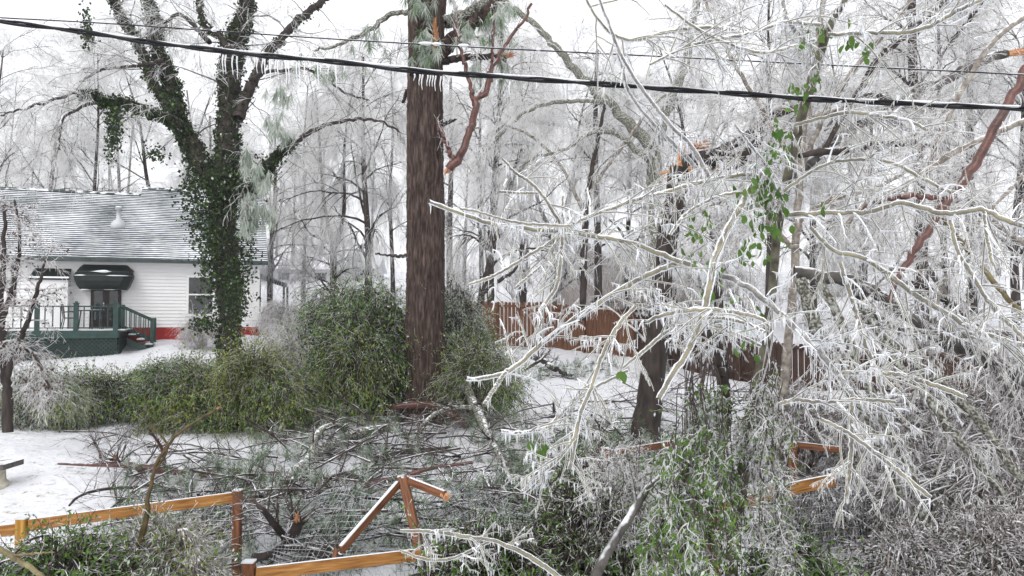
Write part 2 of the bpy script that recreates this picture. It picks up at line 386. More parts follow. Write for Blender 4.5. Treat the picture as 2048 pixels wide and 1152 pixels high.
def ground_material():
    m = bpy.data.materials.new('snowy_ground'); m.use_nodes = True; t = m.node_tree; N = t.nodes; L = t.links
    bs = N["Principled BSDF"]; bs.inputs["Roughness"].default_value = 0.7
    tc = N.new("ShaderNodeTexCoord")
    n1 = N.new("ShaderNodeTexNoise"); n1.inputs["Scale"].default_value = 0.35; n1.inputs["Detail"].default_value = 3; L.new(tc.outputs["Object"], n1.inputs["Vector"])
    n2 = N.new("ShaderNodeTexNoise"); n2.inputs["Scale"].default_value = 7; n2.inputs["Detail"].default_value = 8; n2.inputs["Roughness"].default_value = 0.7; L.new(tc.outputs["Object"], n2.inputs["Vector"])
    ma = N.new("ShaderNodeMath"); ma.operation = 'MULTIPLY_ADD'; L.new(n1.outputs["Fac"], ma.inputs[0]); ma.inputs[1].default_value = 0.45; L.new(n2.outputs["Fac"], ma.inputs[2])
    cr = N.new("ShaderNodeValToRGB"); L.new(ma.outputs[0], cr.inputs[0]); e = cr.color_ramp.elements
    e[0].position = 0.0; e[0].color = (0.75, 0.76, 0.80, 1); e[1].position = 0.80; e[1].color = (0.70, 0.71, 0.75, 1)
    for p, c in ((0.86, (0.55, 0.54, 0.5, 1)), (0.92, (0.16, 0.15, 0.10, 1))):
        k = e.new(p); k.color = c
    L.new(cr.outputs[0], bs.inputs["Base Color"])
    n3 = N.new("ShaderNodeTexNoise"); n3.inputs["Scale"].default_value = 4; n3.inputs["Detail"].default_value = 9; L.new(tc.outputs["Object"], n3.inputs["Vector"])
    bp = N.new("ShaderNodeBump"); bp.inputs["Strength"].default_value = 0.9; bp.inputs["Distance"].default_value = 0.08; L.new(n3.outputs["Fac"], bp.inputs["Height"]); L.new(bp.outputs[0], bs.inputs["Normal"])
    return m

def roof_material():
    m = bpy.data.materials.new('snow_striped_shingle'); m.use_nodes = True; t = m.node_tree; N = t.nodes; L = t.links
    bs = N["Principled BSDF"]; bs.inputs["Roughness"].default_value = 0.7
    tc = N.new("ShaderNodeTexCoord"); sx = N.new("ShaderNodeSeparateXYZ"); L.new(tc.outputs["Object"], sx.inputs[0])
    # snow lodged against each shingle course (courses step with height)
    mm = N.new("ShaderNodeMath"); mm.operation = 'MULTIPLY'; L.new(sx.outputs["Z"], mm.inputs[0]); mm.inputs[1].default_value = 1 / 0.092
    mp = N.new("ShaderNodeMapping"); mp.inputs["Scale"].default_value = (0.8, 1, 8); L.new(tc.outputs["Object"], mp.inputs[0])
    nz = N.new("ShaderNodeTexNoise"); nz.inputs["Scale"].default_value = 1.6; nz.inputs["Detail"].default_value = 4; L.new(mp.outputs[0], nz.inputs["Vector"])
    wig = N.new("ShaderNodeMath"); wig.operation = 'MULTIPLY_ADD'; L.new(nz.outputs["Fac"], wig.inputs[0]); wig.inputs[1].default_value = 0.5; L.new(mm.outputs[0], wig.inputs[2])
    fr = N.new("ShaderNodeMath"); fr.operation = 'FRACT'; L.new(wig.outputs[0], fr.inputs[0])
    n2 = N.new("ShaderNodeTexNoise"); n2.inputs["Scale"].default_value = 0.55; n2.inputs["Detail"].default_value = 3; L.new(tc.outputs["Object"], n2.inputs["Vector"])
    n3 = N.new("ShaderNodeTexNoise"); n3.inputs["Scale"].default_value = 5; n3.inputs["Detail"].default_value = 3; L.new(mp.outputs[0], n3.inputs["Vector"])
    a1 = N.new("ShaderNodeMath"); a1.operation = 'MULTIPLY_ADD'; L.new(n2.outputs["Fac"], a1.inputs[0]); a1.inputs[1].default_value = -1.0; L.new(fr.outputs[0], a1.inputs[2])
    a2 = N.new("ShaderNodeMath"); a2.operation = 'MULTIPLY_ADD'; L.new(n3.outputs["Fac"], a2.inputs[0]); a2.inputs[1].default_value = -0.5; L.new(a1.outputs[0], a2.inputs[2])
    mr = N.new("ShaderNodeMapRange"); L.new(a2.outputs[0], mr.inputs["Value"]); mr.inputs["From Min"].default_value = -0.54; mr.inputs["From Max"].default_value = -0.34
    mx = N.new("ShaderNodeMix"); mx.data_type = 'RGBA'; L.new(mr.outputs[0], mx.inputs["Factor"]); mx.inputs["A"].default_value = (0.83, 0.85, 0.89, 1); mx.inputs["B"].default_value = (0.045, 0.06, 0.065, 1)
    L.new(mx.outputs["Result"], bs.inputs["Base Color"])
    return m

# ------------------------------------------------------------ ground
xs = np.concatenate([np.linspace(-600, -40, 30), np.linspace(-38, 38, 190), np.linspace(40, 600, 30)])
ys = np.concatenate([np.linspace(-20, 8, 12), np.linspace(8.3, 45, 150), np.linspace(46, 120, 50), np.linspace(130, 700, 30)])
X, Y = np.meshgrid(xs, ys)
q = np.stack([X, Y, 0 * X], -1)
Z = ground_h(X, Y) + np.where(Y < 60, 0.05 * vnoise(q * 0.9) + 0.03 * vnoise(q * 2.3, 2), 0)
nx, ny = len(xs), len(ys)
ii = (np.arange(ny - 1)[:, None] * nx + np.arange(nx - 1)[None]).ravel()
o = MB().add(np.stack([X, Y, Z], -1), np.stack([ii, ii + 1, ii + nx + 1, ii + nx], -1)).build('ground', ground_material())
tag(o, kind='structure')

# ------------------------------------------------------------ white house with deck
PHI = math.radians(20)
HA = np.array([-10.8, 33.0, 0.0])
HU = np.array([math.cos(PHI), math.sin(PHI), 0]); HV = np.array([-math.sin(PHI), math.cos(PHI), 0])
HMAT = np.eye(4); HMAT[:3, 0] = HU; HMAT[:3, 1] = HV; HMAT[:3, 3] = HA
def Hp(px, py, v):
    """(u, z) on the plane v behind the house front seen at a pixel"""
    r = fw + (px - CX) / F * RT + (CY - py) / F * UP
    o_ = np.array([0, 0, CAMZ]); p0 = HA + HV * v
    t = ((p0 - o_) @ HV) / (r @ HV); q_ = o_ + r * t - HA
    return q_ @ HU, q_[2]
def hloc(P):
    P = np.asarray(P, float).reshape(-1, 3); return P @ np.stack([HU, HV, [0, 0, 1]]) + HA
def hbox(mb, u0_, u1_, v0_, v1_, z0_, z1_, mat=0): box(mb, (u0_, v0_, z0_), (u1_, v1_, z1_), mat, HMAT)
def prism(mb, loop, axis_vec, mat=0):
    """closed solid from a polygon loop (n,3) swept by axis_vec"""
    loop = np.asarray(loop, float); n = len(loop); V = np.vstack([loop, loop + axis_vec])
    n0 = mb.n; mb.add(V, [[k, (k + 1) % n, (k + 1) % n + n, k + n] for k in range(n)], mat)
    mb.F.append((np.array([[n0 + n - 1 - k for k in range(n)]]), mat)); mb.F.append((np.array([[n0 + n + k for k in range(n)]]), mat))

house = thing('white_house', 'white clapboard house with snow striped roof and red foundation behind the green deck', 'house', HA)
ULEN, ZE, ZB, ZR = -17.0, 5.30, 2.31, 2.60
mb = MB()                                                   # lap siding: a stepped profile swept along the wall
zz = np.arange(ZR, ZE - 0.02, 0.14)
prof = []
for z in zz: prof += [(-0.04, z), (-0.002, min(z + 0.138, ZE))]
for (a, b) in (((ULEN, 0), (0, 0)), ((0, 0), (0, 8.5))):
    for k in range(len(prof) - 1):
        (o0, z0), (o1, z1) = prof[k], prof[k + 1]
        if a[1] == b[1]: loop = [(a[0], o0, z0), (b[0] - o0, o0, z0), (b[0] - o1, o1, z1), (a[0], o1, z1)]
        else: loop = [(-o0, o0, z0), (-o0, b[1], z0), (-o1, b[1], z1), (-o1, o1, z1)]
        mb.add(hloc(loop), [[0, 1, 2, 3]])
hbox(mb, ULEN, -0.01, 0.02, 8.5, ZB, ZE)
mb.build('wall', M['siding'], house, smooth=False)
mb = MB(); hbox(mb, ULEN, 0.03, -0.05, 8.5, 0.8, ZR - 0.005); mb.build('foundation', M['red'], house, smooth=False)
mb = MB(); hbox(mb, -0.12, 0.045, -0.045, 0.10, ZR, ZE - 0.25); mb.build('corner_board', M['trim'], house, smooth=False)
mb = MB(); hbox(mb, ULEN, 0.05, -0.05, 0.0, ZE - 0.24, ZE); mb.build('frieze_board', M['trim'], house, smooth=False)
# roof: eave at v = -0.4, plane rising back
zr1 = Hp(150, 383, 4.2)[1]; SL = (zr1 - ZE - 0.05) / 4.6
usplit = Hp(285, 380, 4.9)[0]
def roofslab(name, u0_, u1_, vr, m, off=0.0):
    za = ZE + 0.05 + off; zb = za + SL * (vr + 0.4)
    b_ = MB(); n = 60; 
    prism(b_, hloc([(u0_, -0.4, za), (u0_, vr, zb), (u0_, 2 * vr + 0.4, za), (u0_, 2 * vr + 0.4, za - 0.1), (u0_, vr, zb - 0.12), (u0_, -0.4, za - 0.12)]), HU * (u1_ - u0_))
    return b_.build(name, m, house, smooth=False)
roof = roofslab('roof', ULEN, usplit, 4.2, roof_material())
roof.name = 'roof'
roof2 = roofslab('roof', usplit + 0.004, 0.35, 4.75, roof.data.materials[0], 0.003)
zr2 = ZE + 0.05 + SL * 5.15
for (ua, ub, vr, zt) in ((ULEN, usplit, 4.2, zr1), (usplit, 0.35, 4.75, zr2)):
    b_ = MB(); prism(b_, hloc([(ua, vr - 0.14, zt - 0.06), (ua, vr, zt + 0.06), (ua, vr + 0.14, zt - 0.06), (ua, vr, zt + 0.01)]), HU * (ub - ua)); b_.build('ridge_cap', M['dark_trim'], house, smooth=False)
mb = MB(); hbox(mb, ULEN, 0.36, -0.50, -0.403, ZE - 0.10, ZE + 0.04); mb.build('gutter', M['dark_trim'], house, smooth=False)
# vent pipe
r_ = fw + (237 - CX) / F * RT + (CY - 449) / F * UP
nn_ = np.cross(HU, HV + np.array([0, 0, SL])); p0_ = hloc([(0, -0.4, ZE + 0.05)])[0]
vp = np.array([0, 0, CAMZ]) + r_ * (((p0_ - np.array([0, 0, CAMZ])) @ nn_) / (r_ @ nn_))
mb = MB(); add_tubes(mb, [vp + [0, 0, -.2], vp + [0, 0, .1], vp + [0, 0, .25], vp + [0, 0, .62], vp + [0, 0, .63], vp + [0, 0, .72]], [.36, .26, .09, .08, .15, .13], 14, cap=True)
pipe = mb.build('vent_pipe', M['metal'], house)
mb = MB(); add_tubes(mb, [vp + [0, 0, .722], vp + [0, 0, .76], vp + [0, 0, .78]], [.14, .11, .03], 12, cap=True); mb.build('snow_cap', M['snow'], pipe)
# bay box with its little roof
(ua, zt), (ub, zb_) = Hp(60, 556, -0.6), Hp(136, 556, -0.6)
mb = MB(); hbox(mb, ua, ub, -0.6, -0.036, 2.5, zt - 0.03); bay = mb.build('bay', M['siding'], house, smooth=False)
for k in range(10):
    b_ = MB(); z = 2.7 + k * 0.125
    if z < zt - .1: hbox(b_, ua + .10, ub - .1, -0.612, -0.6, z, z + 0.11); b_.build('clapboard', M['siding'], bay, smooth=False)
u2, z2 = Hp(143, 540, -0.03); u1_, _ = Hp(70, 540, -0.03)
b_ = MB(); V_ = hloc([(ua - .04, -.68, zt - .06), (ub + .04, -.68, zt - .06), (u2, -.036, z2), (u1_, -.036, z2), (ua - .04, -.68, zt - .0), (ub + .04, -.68, zt - .0), (u2, -.036, z2 + .05), (u1_, -.036, z2 + .05)])
b_.add(V_, [[0, 1, 2, 3], [4, 5, 6, 7], [0, 1, 5, 4], [1, 2, 6, 5], [2, 3, 7, 6], [3, 0, 4, 7]]); b_.build('bay_roof', M['awning'], bay, smooth=False)
b_ = MB(); hbox(b_, ua - .04, ub + .04, -.70, -.60, zt + 0.005, zt + .07); b_.build('snow_edge', M['snow'], bay, smooth=False)
# awning: lofted hood with chamfered corners
ac = Hp(211, 560, 0)[0]; sc_ = 31.0 / F
rows = [(529, 38, 0.03), (536, 44, 0.30), (545, 49, 0.62), (552, 51, 0.85), (562, 48, 0.95), (572, 44, 0.93), (580, 39, 0.80)]
VV = []
for py, hw, out in rows:
    z = Hp(211, py, -out * .5)[1]; h = hw * sc_ / math.cos(PHI) * 0.97; c = min(0.3, out * .5)
    VV.append([(ac - h, 0.0, z), (ac - h, -out + c, z), (ac - h + c, -out, z), (ac + h - c, -out, z), (ac + h, -out + c, z), (ac + h, 0.0, z)])
VV = np.array(VV); nr = len(rows); b_ = MB()
Fq = [[r * 6 + k, r * 6 + k + 1, (r + 1) * 6 + k + 1, (r + 1) * 6 + k] for r in range(nr - 1) for k in range(5)] + [[0, 1, 2, 3], [0, 3, 4, 5]]
b_.add(hloc(VV.reshape(-1, 3)), Fq); awn = b_.build('awning', M['awning'], house, smooth=False)
b_ = MB()
for r in (3, 6):
    P_ = hloc(VV[r] + np.array([0, -0.02, 0.0])); L_ = catmull(P_[(0 if r == 6 else 1):(6 if r == 6 else 5)], 40); add_tubes(b_, L_, 0.001 + 0.035 * np.maximum(-.1 + vnoise(L_ * 3), 0) + 0 * np.abs(vnoise(L_ * 6)), 5)
P_ = catmull(hloc(VV[2, 1:5] + np.array([0, -.02, 0.02])), 40); add_tubes(b_, P_, 0.001 + 0.07 * np.maximum(vnoise(P_ * 2.5), 0) + 0 * np.abs(vnoise(P_ * 4)), 5)
b_.build('snow_edge', M['snow'], awn)
# door below the awning
(ud0, _), (ud1, _) = Hp(182, 600, 0), Hp(243, 600, 0); ztop = Hp(200, 566, 0)[1]
mb = MB(); hbox(mb, ud0, ud1, -0.075, -0.036, 2.62, ztop); door = mb.build('door', M['dark_wood'], house, smooth=False)
for k in range(2):
    b_ = MB(); w_ = (ud1 - ud0) / 2; hbox(b_, ud0 + w_ * k + .12, ud0 + w_ * (k + 1) - .12, -0.079, -0.0752, 2.9, ztop - .1); b_.build('pane', M['glass'], door, smooth=False)
b_ = MB(); hbox(b_, (ud0 + ud1) / 2 - .1, (ud0 + ud1) / 2 - .06, -0.13, -0.076, 3.45, 3.6); b_.build('handle', M['metal'], door, smooth=False)
# windows: the tall one by the ivy tree and one shuttered at the left
def window(pxa, pxb, pya, pyb):
    (a, z1), (b, z0) = Hp(pxa, pya, 0), Hp(pxb, pyb, 0)
    b_ = MB(); hbox(b_, a, b, -0.04, -0.036, z0, z1); w = b_.build('window', M['glass'], house, smooth=False)
    b_ = MB(); t = .09
    hbox(b_, a - t, a, -.07, -.036, z0 - t, z1 + t); hbox(b_, b, b + t, -.07, -.036, z0 - t, z1 + t); hbox(b_, a, b, -.07, -.036, z1, z1 + t); hbox(b_, a, b, -.09, -.036, z0 - t, z0)
    zm = z0 * .5 + z1 * .5 + .05; hbox(b_, a + .002, b - .002, -.065, -.041, zm - .03, zm + .03)
    b_.build('frame', M['trim'], w, smooth=False)
    return a, b, z0, z1
window(378, 425, 555, 628)
a, b, z0, z1 = window(-40, 8, 545, 610)
mb = MB(); hbox(mb, Hp(22, 580, 0)[0], Hp(33, 580, 0)[0], -.06, -.036, z0, z1 + .3); mb.build('shutter', M['awning'], house, smooth=False)
# lantern beside the awning
ul, zl = Hp(264, 548, 0)
mb = MB(); L0 = hloc([(ul, -.14, zl)])[0]
add_tubes(mb, [L0 + [0, 0, -.16], L0 + [0, 0, -.12], L0 + [0, 0, .08], L0 + [0, 0, .1], L0 + [0, 0, .2]], [.03, .06, .08, .1, .01], 6, cap=True); hbox(mb, ul - .02, ul + .02, -.14, -.036, zl + .16, zl + .19)
mb.build('wall_lantern', mat('red_brown_lantern', [(0.3, (0.12, 0.03, 0.025)), (0.7, (0.2, 0.06, 0.05))], 5, 0.4), house, smooth=False)

# deck
VD = -2.6
UR = Hp(235, 655, VD)[0]; UL = Hp(30, 655, VD)[0] - 0.6; ZD = 2.53; ZG = 1.2
deck = thing('green_deck', 'green raised deck with lattice skirt and railing against the white house', 'deck', hloc([(UR, VD, ZG)])[0])
mb = MB(); hbox(mb, UL, UR + .3, VD - .05, -.055, ZD - .05, ZD); mb.build('floor', M['green_paint'], deck, smooth=False)
mb = MB(); hbox(mb, UL, UR + .25, VD, -.056, ZD + .003, ZD + .035); mb.build('snow_layer', M['snow'], deck, smooth=False)
mb = MB(); hbox(mb, UL, UR + .02, VD - .08, VD - .051, ZD - .28, ZD - .003); hbox(mb, UR + .021, UR + .05, VD - .05, -.06, ZD - .28, ZD - .053); mb.build('rim_board', M['green_paint'], deck, smooth=False)
def lattice(p0, ax, ln, z0, z1, nm):
    """diagonal lattice panel: laths crossing at 45 degrees"""
    mb = MB(); h = z1 - z0; sp = 0.155; nrm_ = np.array([ax[1], -ax[0], 0.0])
    for sgn, off in ((1, 0.0), (-1, 0.013)):
        k = -h
        while k < ln + h:
            a, b = (k, z0), (k + h, z1)
            if sgn < 0: a, b = (k + h, z0), (k, z1)
            # clip to 0..ln
            (xa, za), (xb, zb) = a, b
            def clip(xa, za, xb, zb, X, lo):
                if (xa < X) == lo and (xb < X) == lo: return None
                if (xa < X) == lo: t = (X - xa) / (xb - xa); xa, za = X, za + (zb - za) * t
                elif (xb < X) == lo: t = (X - xa) / (xb - xa); xb, zb = X, za + (zb - za) * t
                return xa, za, xb, zb
            c = clip(xa, za, xb, zb, 0, True)
            if c: c = clip(*c, ln, False)
            if c:
                xa, za, xb, zb = c; d = nrm(np.array([xb - xa, zb - za])) * 0.0; e = np.array([-(zb - za), xb - xa]); e = e / (np.linalg.norm(e) + 1e-9) * 0.016
                q4 = [(xa + e[0], za + e[1]), (xa - e[0], za - e[1]), (xb - e[0], zb - e[1]), (xb + e[0], zb + e[1])]
                V4 = np.array([p0 + ax * x_ + nrm_ * off + np.array([0, 0, z_]) for x_, z_ in q4])
                V8 = np.vstack([V4, V4 + nrm_ * 0.011]); mb.add(V8, [[0, 1, 2, 3], [7, 6, 5, 4], [0, 1, 5, 4], [1, 2, 6, 5], [2, 3, 7, 6], [3, 0, 4, 7]])
            k += sp
    return mb.build(nm, M['green_paint'], deck, smooth=False)
lattice(hloc([(UL, VD, 0)])[0], HU, UR - UL, ZG - .3, ZD - .28, 'lattice_skirt')
lattice(hloc([(UR + .03, VD, 0)])[0], HV, -VD - .1, ZG - .1, ZD - .28, 'lattice_skirt')
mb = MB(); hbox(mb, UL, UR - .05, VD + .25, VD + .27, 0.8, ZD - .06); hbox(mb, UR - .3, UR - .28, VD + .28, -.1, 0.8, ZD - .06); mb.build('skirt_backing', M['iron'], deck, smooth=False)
rail_z = ZD + .86
def post(px, v=VD, zt=.98, nm='post', s=.075):
    u = Hp(px, 640, v)[0]; mb = MB(); hbox(mb, u - s, u + s, v - s, v + s, ZD + .004, ZD + zt); hbox(mb, u - s - .02, u + s + .02, v - s - .02, v + s + .02, ZD + zt + .001, ZD + zt + .035)
    hbox(mb, u - .04, u + .04, v - .04, v + .04, ZD + zt + .036, ZD + zt + .09); mb.build(nm, M['green_paint'], deck, smooth=False); return u
up_ = [post(p) for p in (-40, 74, 152, 231)]
hbox_ = lambda nm, *a: (lambda b: (hbox(b, *a), b.build(nm, M['green_paint'], deck, smooth=False)))(MB())
hbox_('top_rail', UL, up_[3] - .076, VD - .05, VD + .05, rail_z, rail_z + .05)
hbox_('bottom_rail', UL, up_[3] - .076, VD - .03, VD + .03, ZD + .08, ZD + .12)
for a, b in zip(up_[:-1], up_[1:]):
    n = max(int((b - a) / 0.235), 3)
    for k in range(1, n):
        u = a + (b - a) * k / n; hbox_('baluster', u - .018, u + .018, VD - .018, VD + .018, ZD + .121, rail_z - .001)
# side rail, then the stairs with sloping handrails
usd = up_[3]
hbox_('top_rail', usd - .04, usd + .04, VD + .08, VD + .95, rail_z, rail_z + .05)
hbox_('bottom_rail', usd - .03, usd + .03, VD + .08, VD + .95, ZD + .08, ZD + .12)
for k in range(5): hbox_('baluster', usd - .018, usd + .018, VD + .2 + k * .17 - .018, VD + .2 + k * .17 + .018, ZD + .121, rail_z - .001)
for v in (VD + 1.05, VD + 2.15):
    mb = MB(); hbox(mb, usd - .07, usd + .07, v - .07, v + .07, ZD + .004, ZD + .98); mb.build('post', M['green_paint'], deck, smooth=False)
    ue = usd + 1.15; mb = MB(); hbox(mb, ue - .06, ue + .06, v - .06, v + .06, 1.7, ZD + .45); mb.build('newel_post', M['green_paint'], deck, smooth=False)
    for dz, nm in ((.88, 'handrail'), (.1, 'stair_rail')):
        mb = MB(); p = hloc([(usd + .071, v, ZD + dz), (ue - .061, v, ZD + dz - .5)]); add_tubes(mb, p, [.035, .035], 4, cap=True); mb.build(nm, M['green_paint'], deck, smooth=False)
    for k in range(1, 6):
        u = usd + .07 + k * .17; z = ZD - .5 * (k * .17) / 1.02
        mb = MB(); hbox(mb, u - .016, u + .016, v - .016, v + .016, z + .1, z + .86); mb.build('baluster', M['green_paint'], deck, smooth=False)
for k in range(3):
    mb = MB(); hbox(mb, usd + .31 + k * .3, usd + .6 + k * .3, VD + .9, VD + 2.3, ZD - .23 - k * .19, ZD - .19 - k * .19); st = mb.build('stair_tread', M['green_paint'], deck, smooth=False)
    mb = MB(); hbox(mb, usd + .33 + k * .3, usd + .59 + k * .3, VD + .95, VD + 2.25, ZD - .189 - k * .19, ZD - .15 - k * .19); mb.build('snow_layer', M['snow'], st, smooth=False)
mb = MB(); prism(mb, hloc([(usd + .3, VD + .86, ZD - .3), (usd + 1.25, VD + .86, ZD - .85), (usd + 1.25, VD + .86, ZD - 1.05), (usd + .3, VD + .86, ZD - .6)]), HV * .03); mb.build('stair_stringer', M['green_paint'], deck, smooth=False)

# patio furniture
def patio_chair(u, v, rz, label):
    t = thing('patio_chair', label, 'chair', hloc([(u, v, ZD + .036)])[0], 'patio chairs on the green deck'); bs_ = np.array(t.location)
    cr, sr = math.cos(rz), math.sin(rz)
    R_ = np.array([[cr, -sr, 0], [sr, cr, 0], [0, 0, 1]])
    T_ = lambda P: np.asarray(P, float) @ R_.T + bs_
    for sx in (-.24, .24):
        b_ = MB(); add_tubes(b_, T_([(sx, -.24, 0), (sx, -.22, .42), (sx, -.2, .64)]), [.018] * 3, 6, cap=True); b_.build('leg', M['iron'], t)
        b_ = MB(); add_tubes(b_, T_([(sx, .28, 0), (sx * .95, .2, .42), (sx * .95, .27, .95)]), [.018] * 3, 6, cap=True); b_.build('leg', M['iron'], t)
        b_ = MB(); add_tubes(b_, T_(catmull([(sx, -.22, .62), (sx * 1.08, -.05, .66), (sx, .22, .64)], 8)), [.022] * 8, 6, cap=True); b_.build('armrest', M['iron'], t)
    b_ = MB(); V8 = [(x_, y_, z_) for z_ in (.40, .44) for x_, y_ in ((-.24, -.24), (.24, -.24), (.24, .22), (-.24, .22))]
    b_.add(T_(V8), [[0, 3, 2, 1], [4, 5, 6, 7], [0, 1, 5, 4], [1, 2, 6, 5], [2, 3, 7, 6], [3, 0, 4, 7]]); b_.build('seat', M['iron'], t, smooth=False)
    b_ = MB()
    for k in range(9): add_tubes(b_, T_([(-.22, .21 + k * .008, .48 + k * .055), (0, .24 + k * .008, .48 + k * .055), (.22, .21 + k * .008, .48 + k * .055)]), [.02] * 3, 5)
    b_.build('backrest', M['iron'], t)
    return t
patio_chair(Hp(140, 640, -1.7)[0], -1.7, PHI + math.pi / 2 + .3, 'dark patio chair facing the table at the left, between two deck posts')
patio_chair(Hp(216, 640, -1.9)[0], -1.9, PHI + math.pi + .25, 'dark patio chair in front of the door, next to the right deck post')
tu = Hp(182, 640, -1.5)[0]
tb = thing('patio_table', 'dark patio table on the snowy deck between the chairs', 'table', hloc([(tu, -1.5, ZD + .036)])[0]); tb0 = np.array(tb.location)
mb = MB(); add_tubes(mb, [tb0 + [0, 0, .68], tb0 + [0, 0, .72]], [.5, .5], 24, cap=True); tt = mb.build('tabletop', M['iron'], tb, smooth=False)
mb = MB(); add_tubes(mb, [tb0 + [0, 0, .721], tb0 + [0, 0, .745]], [.46, .44], 24, cap=True); mb.build('snow_layer', M['snow'], tt)
for k in range(4):
    a = k * math.pi / 2 + .6; mb = MB(); add_tubes(mb, [tb0 + [math.cos(a) * .42, math.sin(a) * .42, 0], tb0 + [math.cos(a) * .34, math.sin(a) * .34, .68]], [.022, .022], 6, cap=True); mb.build('leg', M['iron'], tb)

# shed behind the house corner, far houses, cars
def gable_house(name, label, c, w, dpt, h, rise, rz, wallm, roofm, winm=True):
    t = thing(name, label, 'house', c); cr, sr = math.cos(rz), math.sin(rz); R_ = np.array([[cr, -sr, 0], [sr, cr, 0], [0, 0, 1]]); T_ = lambda P: np.asarray(P, float) @ R_.T + np.array(t.location)
    b_ = MB(); V = T_([(x_, y_, z_) for z_ in (-.5, h) for x_, y_ in ((-w / 2, -dpt / 2), (w / 2, -dpt / 2), (w / 2, dpt / 2), (-w / 2, dpt / 2))]); b_.add(V, [[0, 3, 2, 1], [4, 5, 6, 7], [0, 1, 5, 4], [1, 2, 6, 5], [2, 3, 7, 6], [3, 0, 4, 7]])
    for s in (-1, 1): b_.add(T_([(s * (w / 2 - .01), -dpt / 2, h), (s * (w / 2 - .01), dpt / 2, h), (s * (w / 2 - .01), 0, h + rise - .05)]), [[0, 1, 2]])
    b_.build('wall', wallm, t, smooth=False)
    b_ = MB(); prism(b_, T_([(-w / 2 - .3, -dpt / 2 - .4, h - .1), (-w / 2 - .3, 0, h + rise), (-w / 2 - .3, dpt / 2 + .4, h - .1), (-w / 2 - .3, dpt / 2 + .4, h + .1), (-w / 2 - .3, 0, h + rise + .2), (-w / 2 - .3, -dpt / 2 - .4, h + .1)]), R_ @ np.array([w + .6, 0, 0])); b_.build('roof', roofm, t, smooth=False)
    for k in range(4):
        x_ = -w / 2 + w * (k + .5) / 4; b_ = MB(); V = T_([(x_ + a_, -dpt / 2 - .03 + b2, z_) for z_ in (h * .35, h * .75) for a_, b2 in ((-.5, 0), (.5, 0), (.5, .029), (-.5, .029))]); b_.add(V, [[0, 3, 2, 1], [4, 5, 6, 7], [0, 1, 5, 4], [1, 2, 6, 5], [2, 3, 7, 6], [3, 0, 4, 7]]); b_.build('window', M['glass'], t, smooth=False)
    return t
p = W(1265, 590, 52); gable_house('brown_house', 'low brown house with snowy white roof beyond the board fence', [p[0], p[1], p[2] - .5], 7.5, 7, 2.3, 1.6, .5, M['brick'], M['snow'])
p = W(620, 565, 78); gable_house('grey_house', 'long pale grey house far up the snowy slope behind the slim trees', [p[0], p[1], p[2] - .5], 14, 7, 1.7, 1.3, .05, mat('pale_grey_wall', [(0.3, (0.5, 0.5, 0.53)), (0.7, (0.6, 0.6, 0.63))], 2, .7), M['snow'])
sh = thing('dark_shed', 'black lean-to roof beside the right corner of the white house', 'shed', G(545, 640) + [0, 6, 0.4]); s0 = W(545, 560, 42)
mb = MB(); V = [W(516, 548, 41), W(568, 566, 41), W(575, 567, 43), W(520, 546, 44)]; V = np.array(V); mb.add(np.vstack([V, V - [0, 0, .22]]), [[0, 1, 2, 3], [7, 6, 5, 4], [0, 1, 5, 4], [1, 2, 6, 5], [2, 3, 7, 6], [3, 0, 4, 7]]); mb.build('roof', M['awning'], sh, smooth=False)
for q_ in V: b_ = MB(); add_tubes(b_, [q_ - [0, 0, .2], q_ - [0, 0, 2.2]], [.06, .06], 5); b_.build('post', M['iron'], sh, smooth=False)

# ------------------------------------------------------------ brown board fence and the iron fence behind
def board_fence(name, label, pts, seed, fm='fence_brown'):
    """pts: (px, py of the top, d); boards stand on the ground"""
    r2 = np.random.default_rng(seed)
    top = [W(a, b, d) for a, b, d in pts]
    t = thing(name, label, 'fence', [top[0][0], top[0][1], ground_h(top[0][0], top[0][1])])
    for a, b in zip(top[:-1], top[1:]):
        ln = np.linalg.norm((b - a)[:2]); k = max(1, round(ln / 2.4))
        for j in range(k):
            p = a + (b - a) * j / k; q_ = a + (b - a) * (j + 1) / k
            ax = nrm((q_ - p) * [1, 1, 0]); nm = np.array([ax[1], -ax[0], 0]); nm = nm if nm[1] < 0 else -nm
            l2 = np.linalg.norm((q_ - p)[:2]); nb = int(l2 / 0.15); b_ = MB()
            for m_ in range(nb):
                s0 = (m_ + .5) / nb; c = p + (q_ - p) * s0; zt = c[2] + r2.normal() * .012; zb = float(ground_h(c[0], c[1])) - .05; w = 0.068
                lean = r2.normal() * .006; e = ax * w; th = nm * .02
                P2 = [c - e, c + e, c + e, c + e * .6, c - e * .6, c - e]; zs = [zb, zb, zt - .06, zt, zt, zt - .06]
                loop = np.array([[v_[0], v_[1], z_] for v_, z_ in zip(P2, zs)]) + nm * (0.002 + 0.004 * (m_ % 3)); loop[2:] += ax * lean
                prism(b_, loop, -th)
            b_.build('board_panel', M[fm], t, smooth=False)
            for fz in (.18, .88):
                b_ = MB()
                zz_ = [float(ground_h(v_[0], v_[1])) * (1 - fz) + v_[2] * fz for v_ in (p, q_)]
                L8 = []
                for v_, z_ in zip((p, q_), zz_):
                    for on in (.012, .055):
                        for dz in (0, .09): L8.append([v_[0] + nm[0] * on, v_[1] + nm[1] * on, z_ + dz])
                b_.add(L8, [[0, 1, 5, 4], [2, 6, 7, 3], [1, 3, 7, 5], [0, 4, 6, 2], [0, 2, 3, 1], [4, 5, 7, 6]]); b_.build('rail', M[fm], t, smooth=False)
            b_ = MB(); zb = float(ground_h(p[0], p[1])); bx_ = p + nm * .10
            add_tubes(b_, [[bx_[0], bx_[1], zb - .1], [bx_[0], bx_[1], p[2] - .03]], [.06, .06], 4, cap=True); b_.build('post', M[fm], t, smooth=False)
    return t
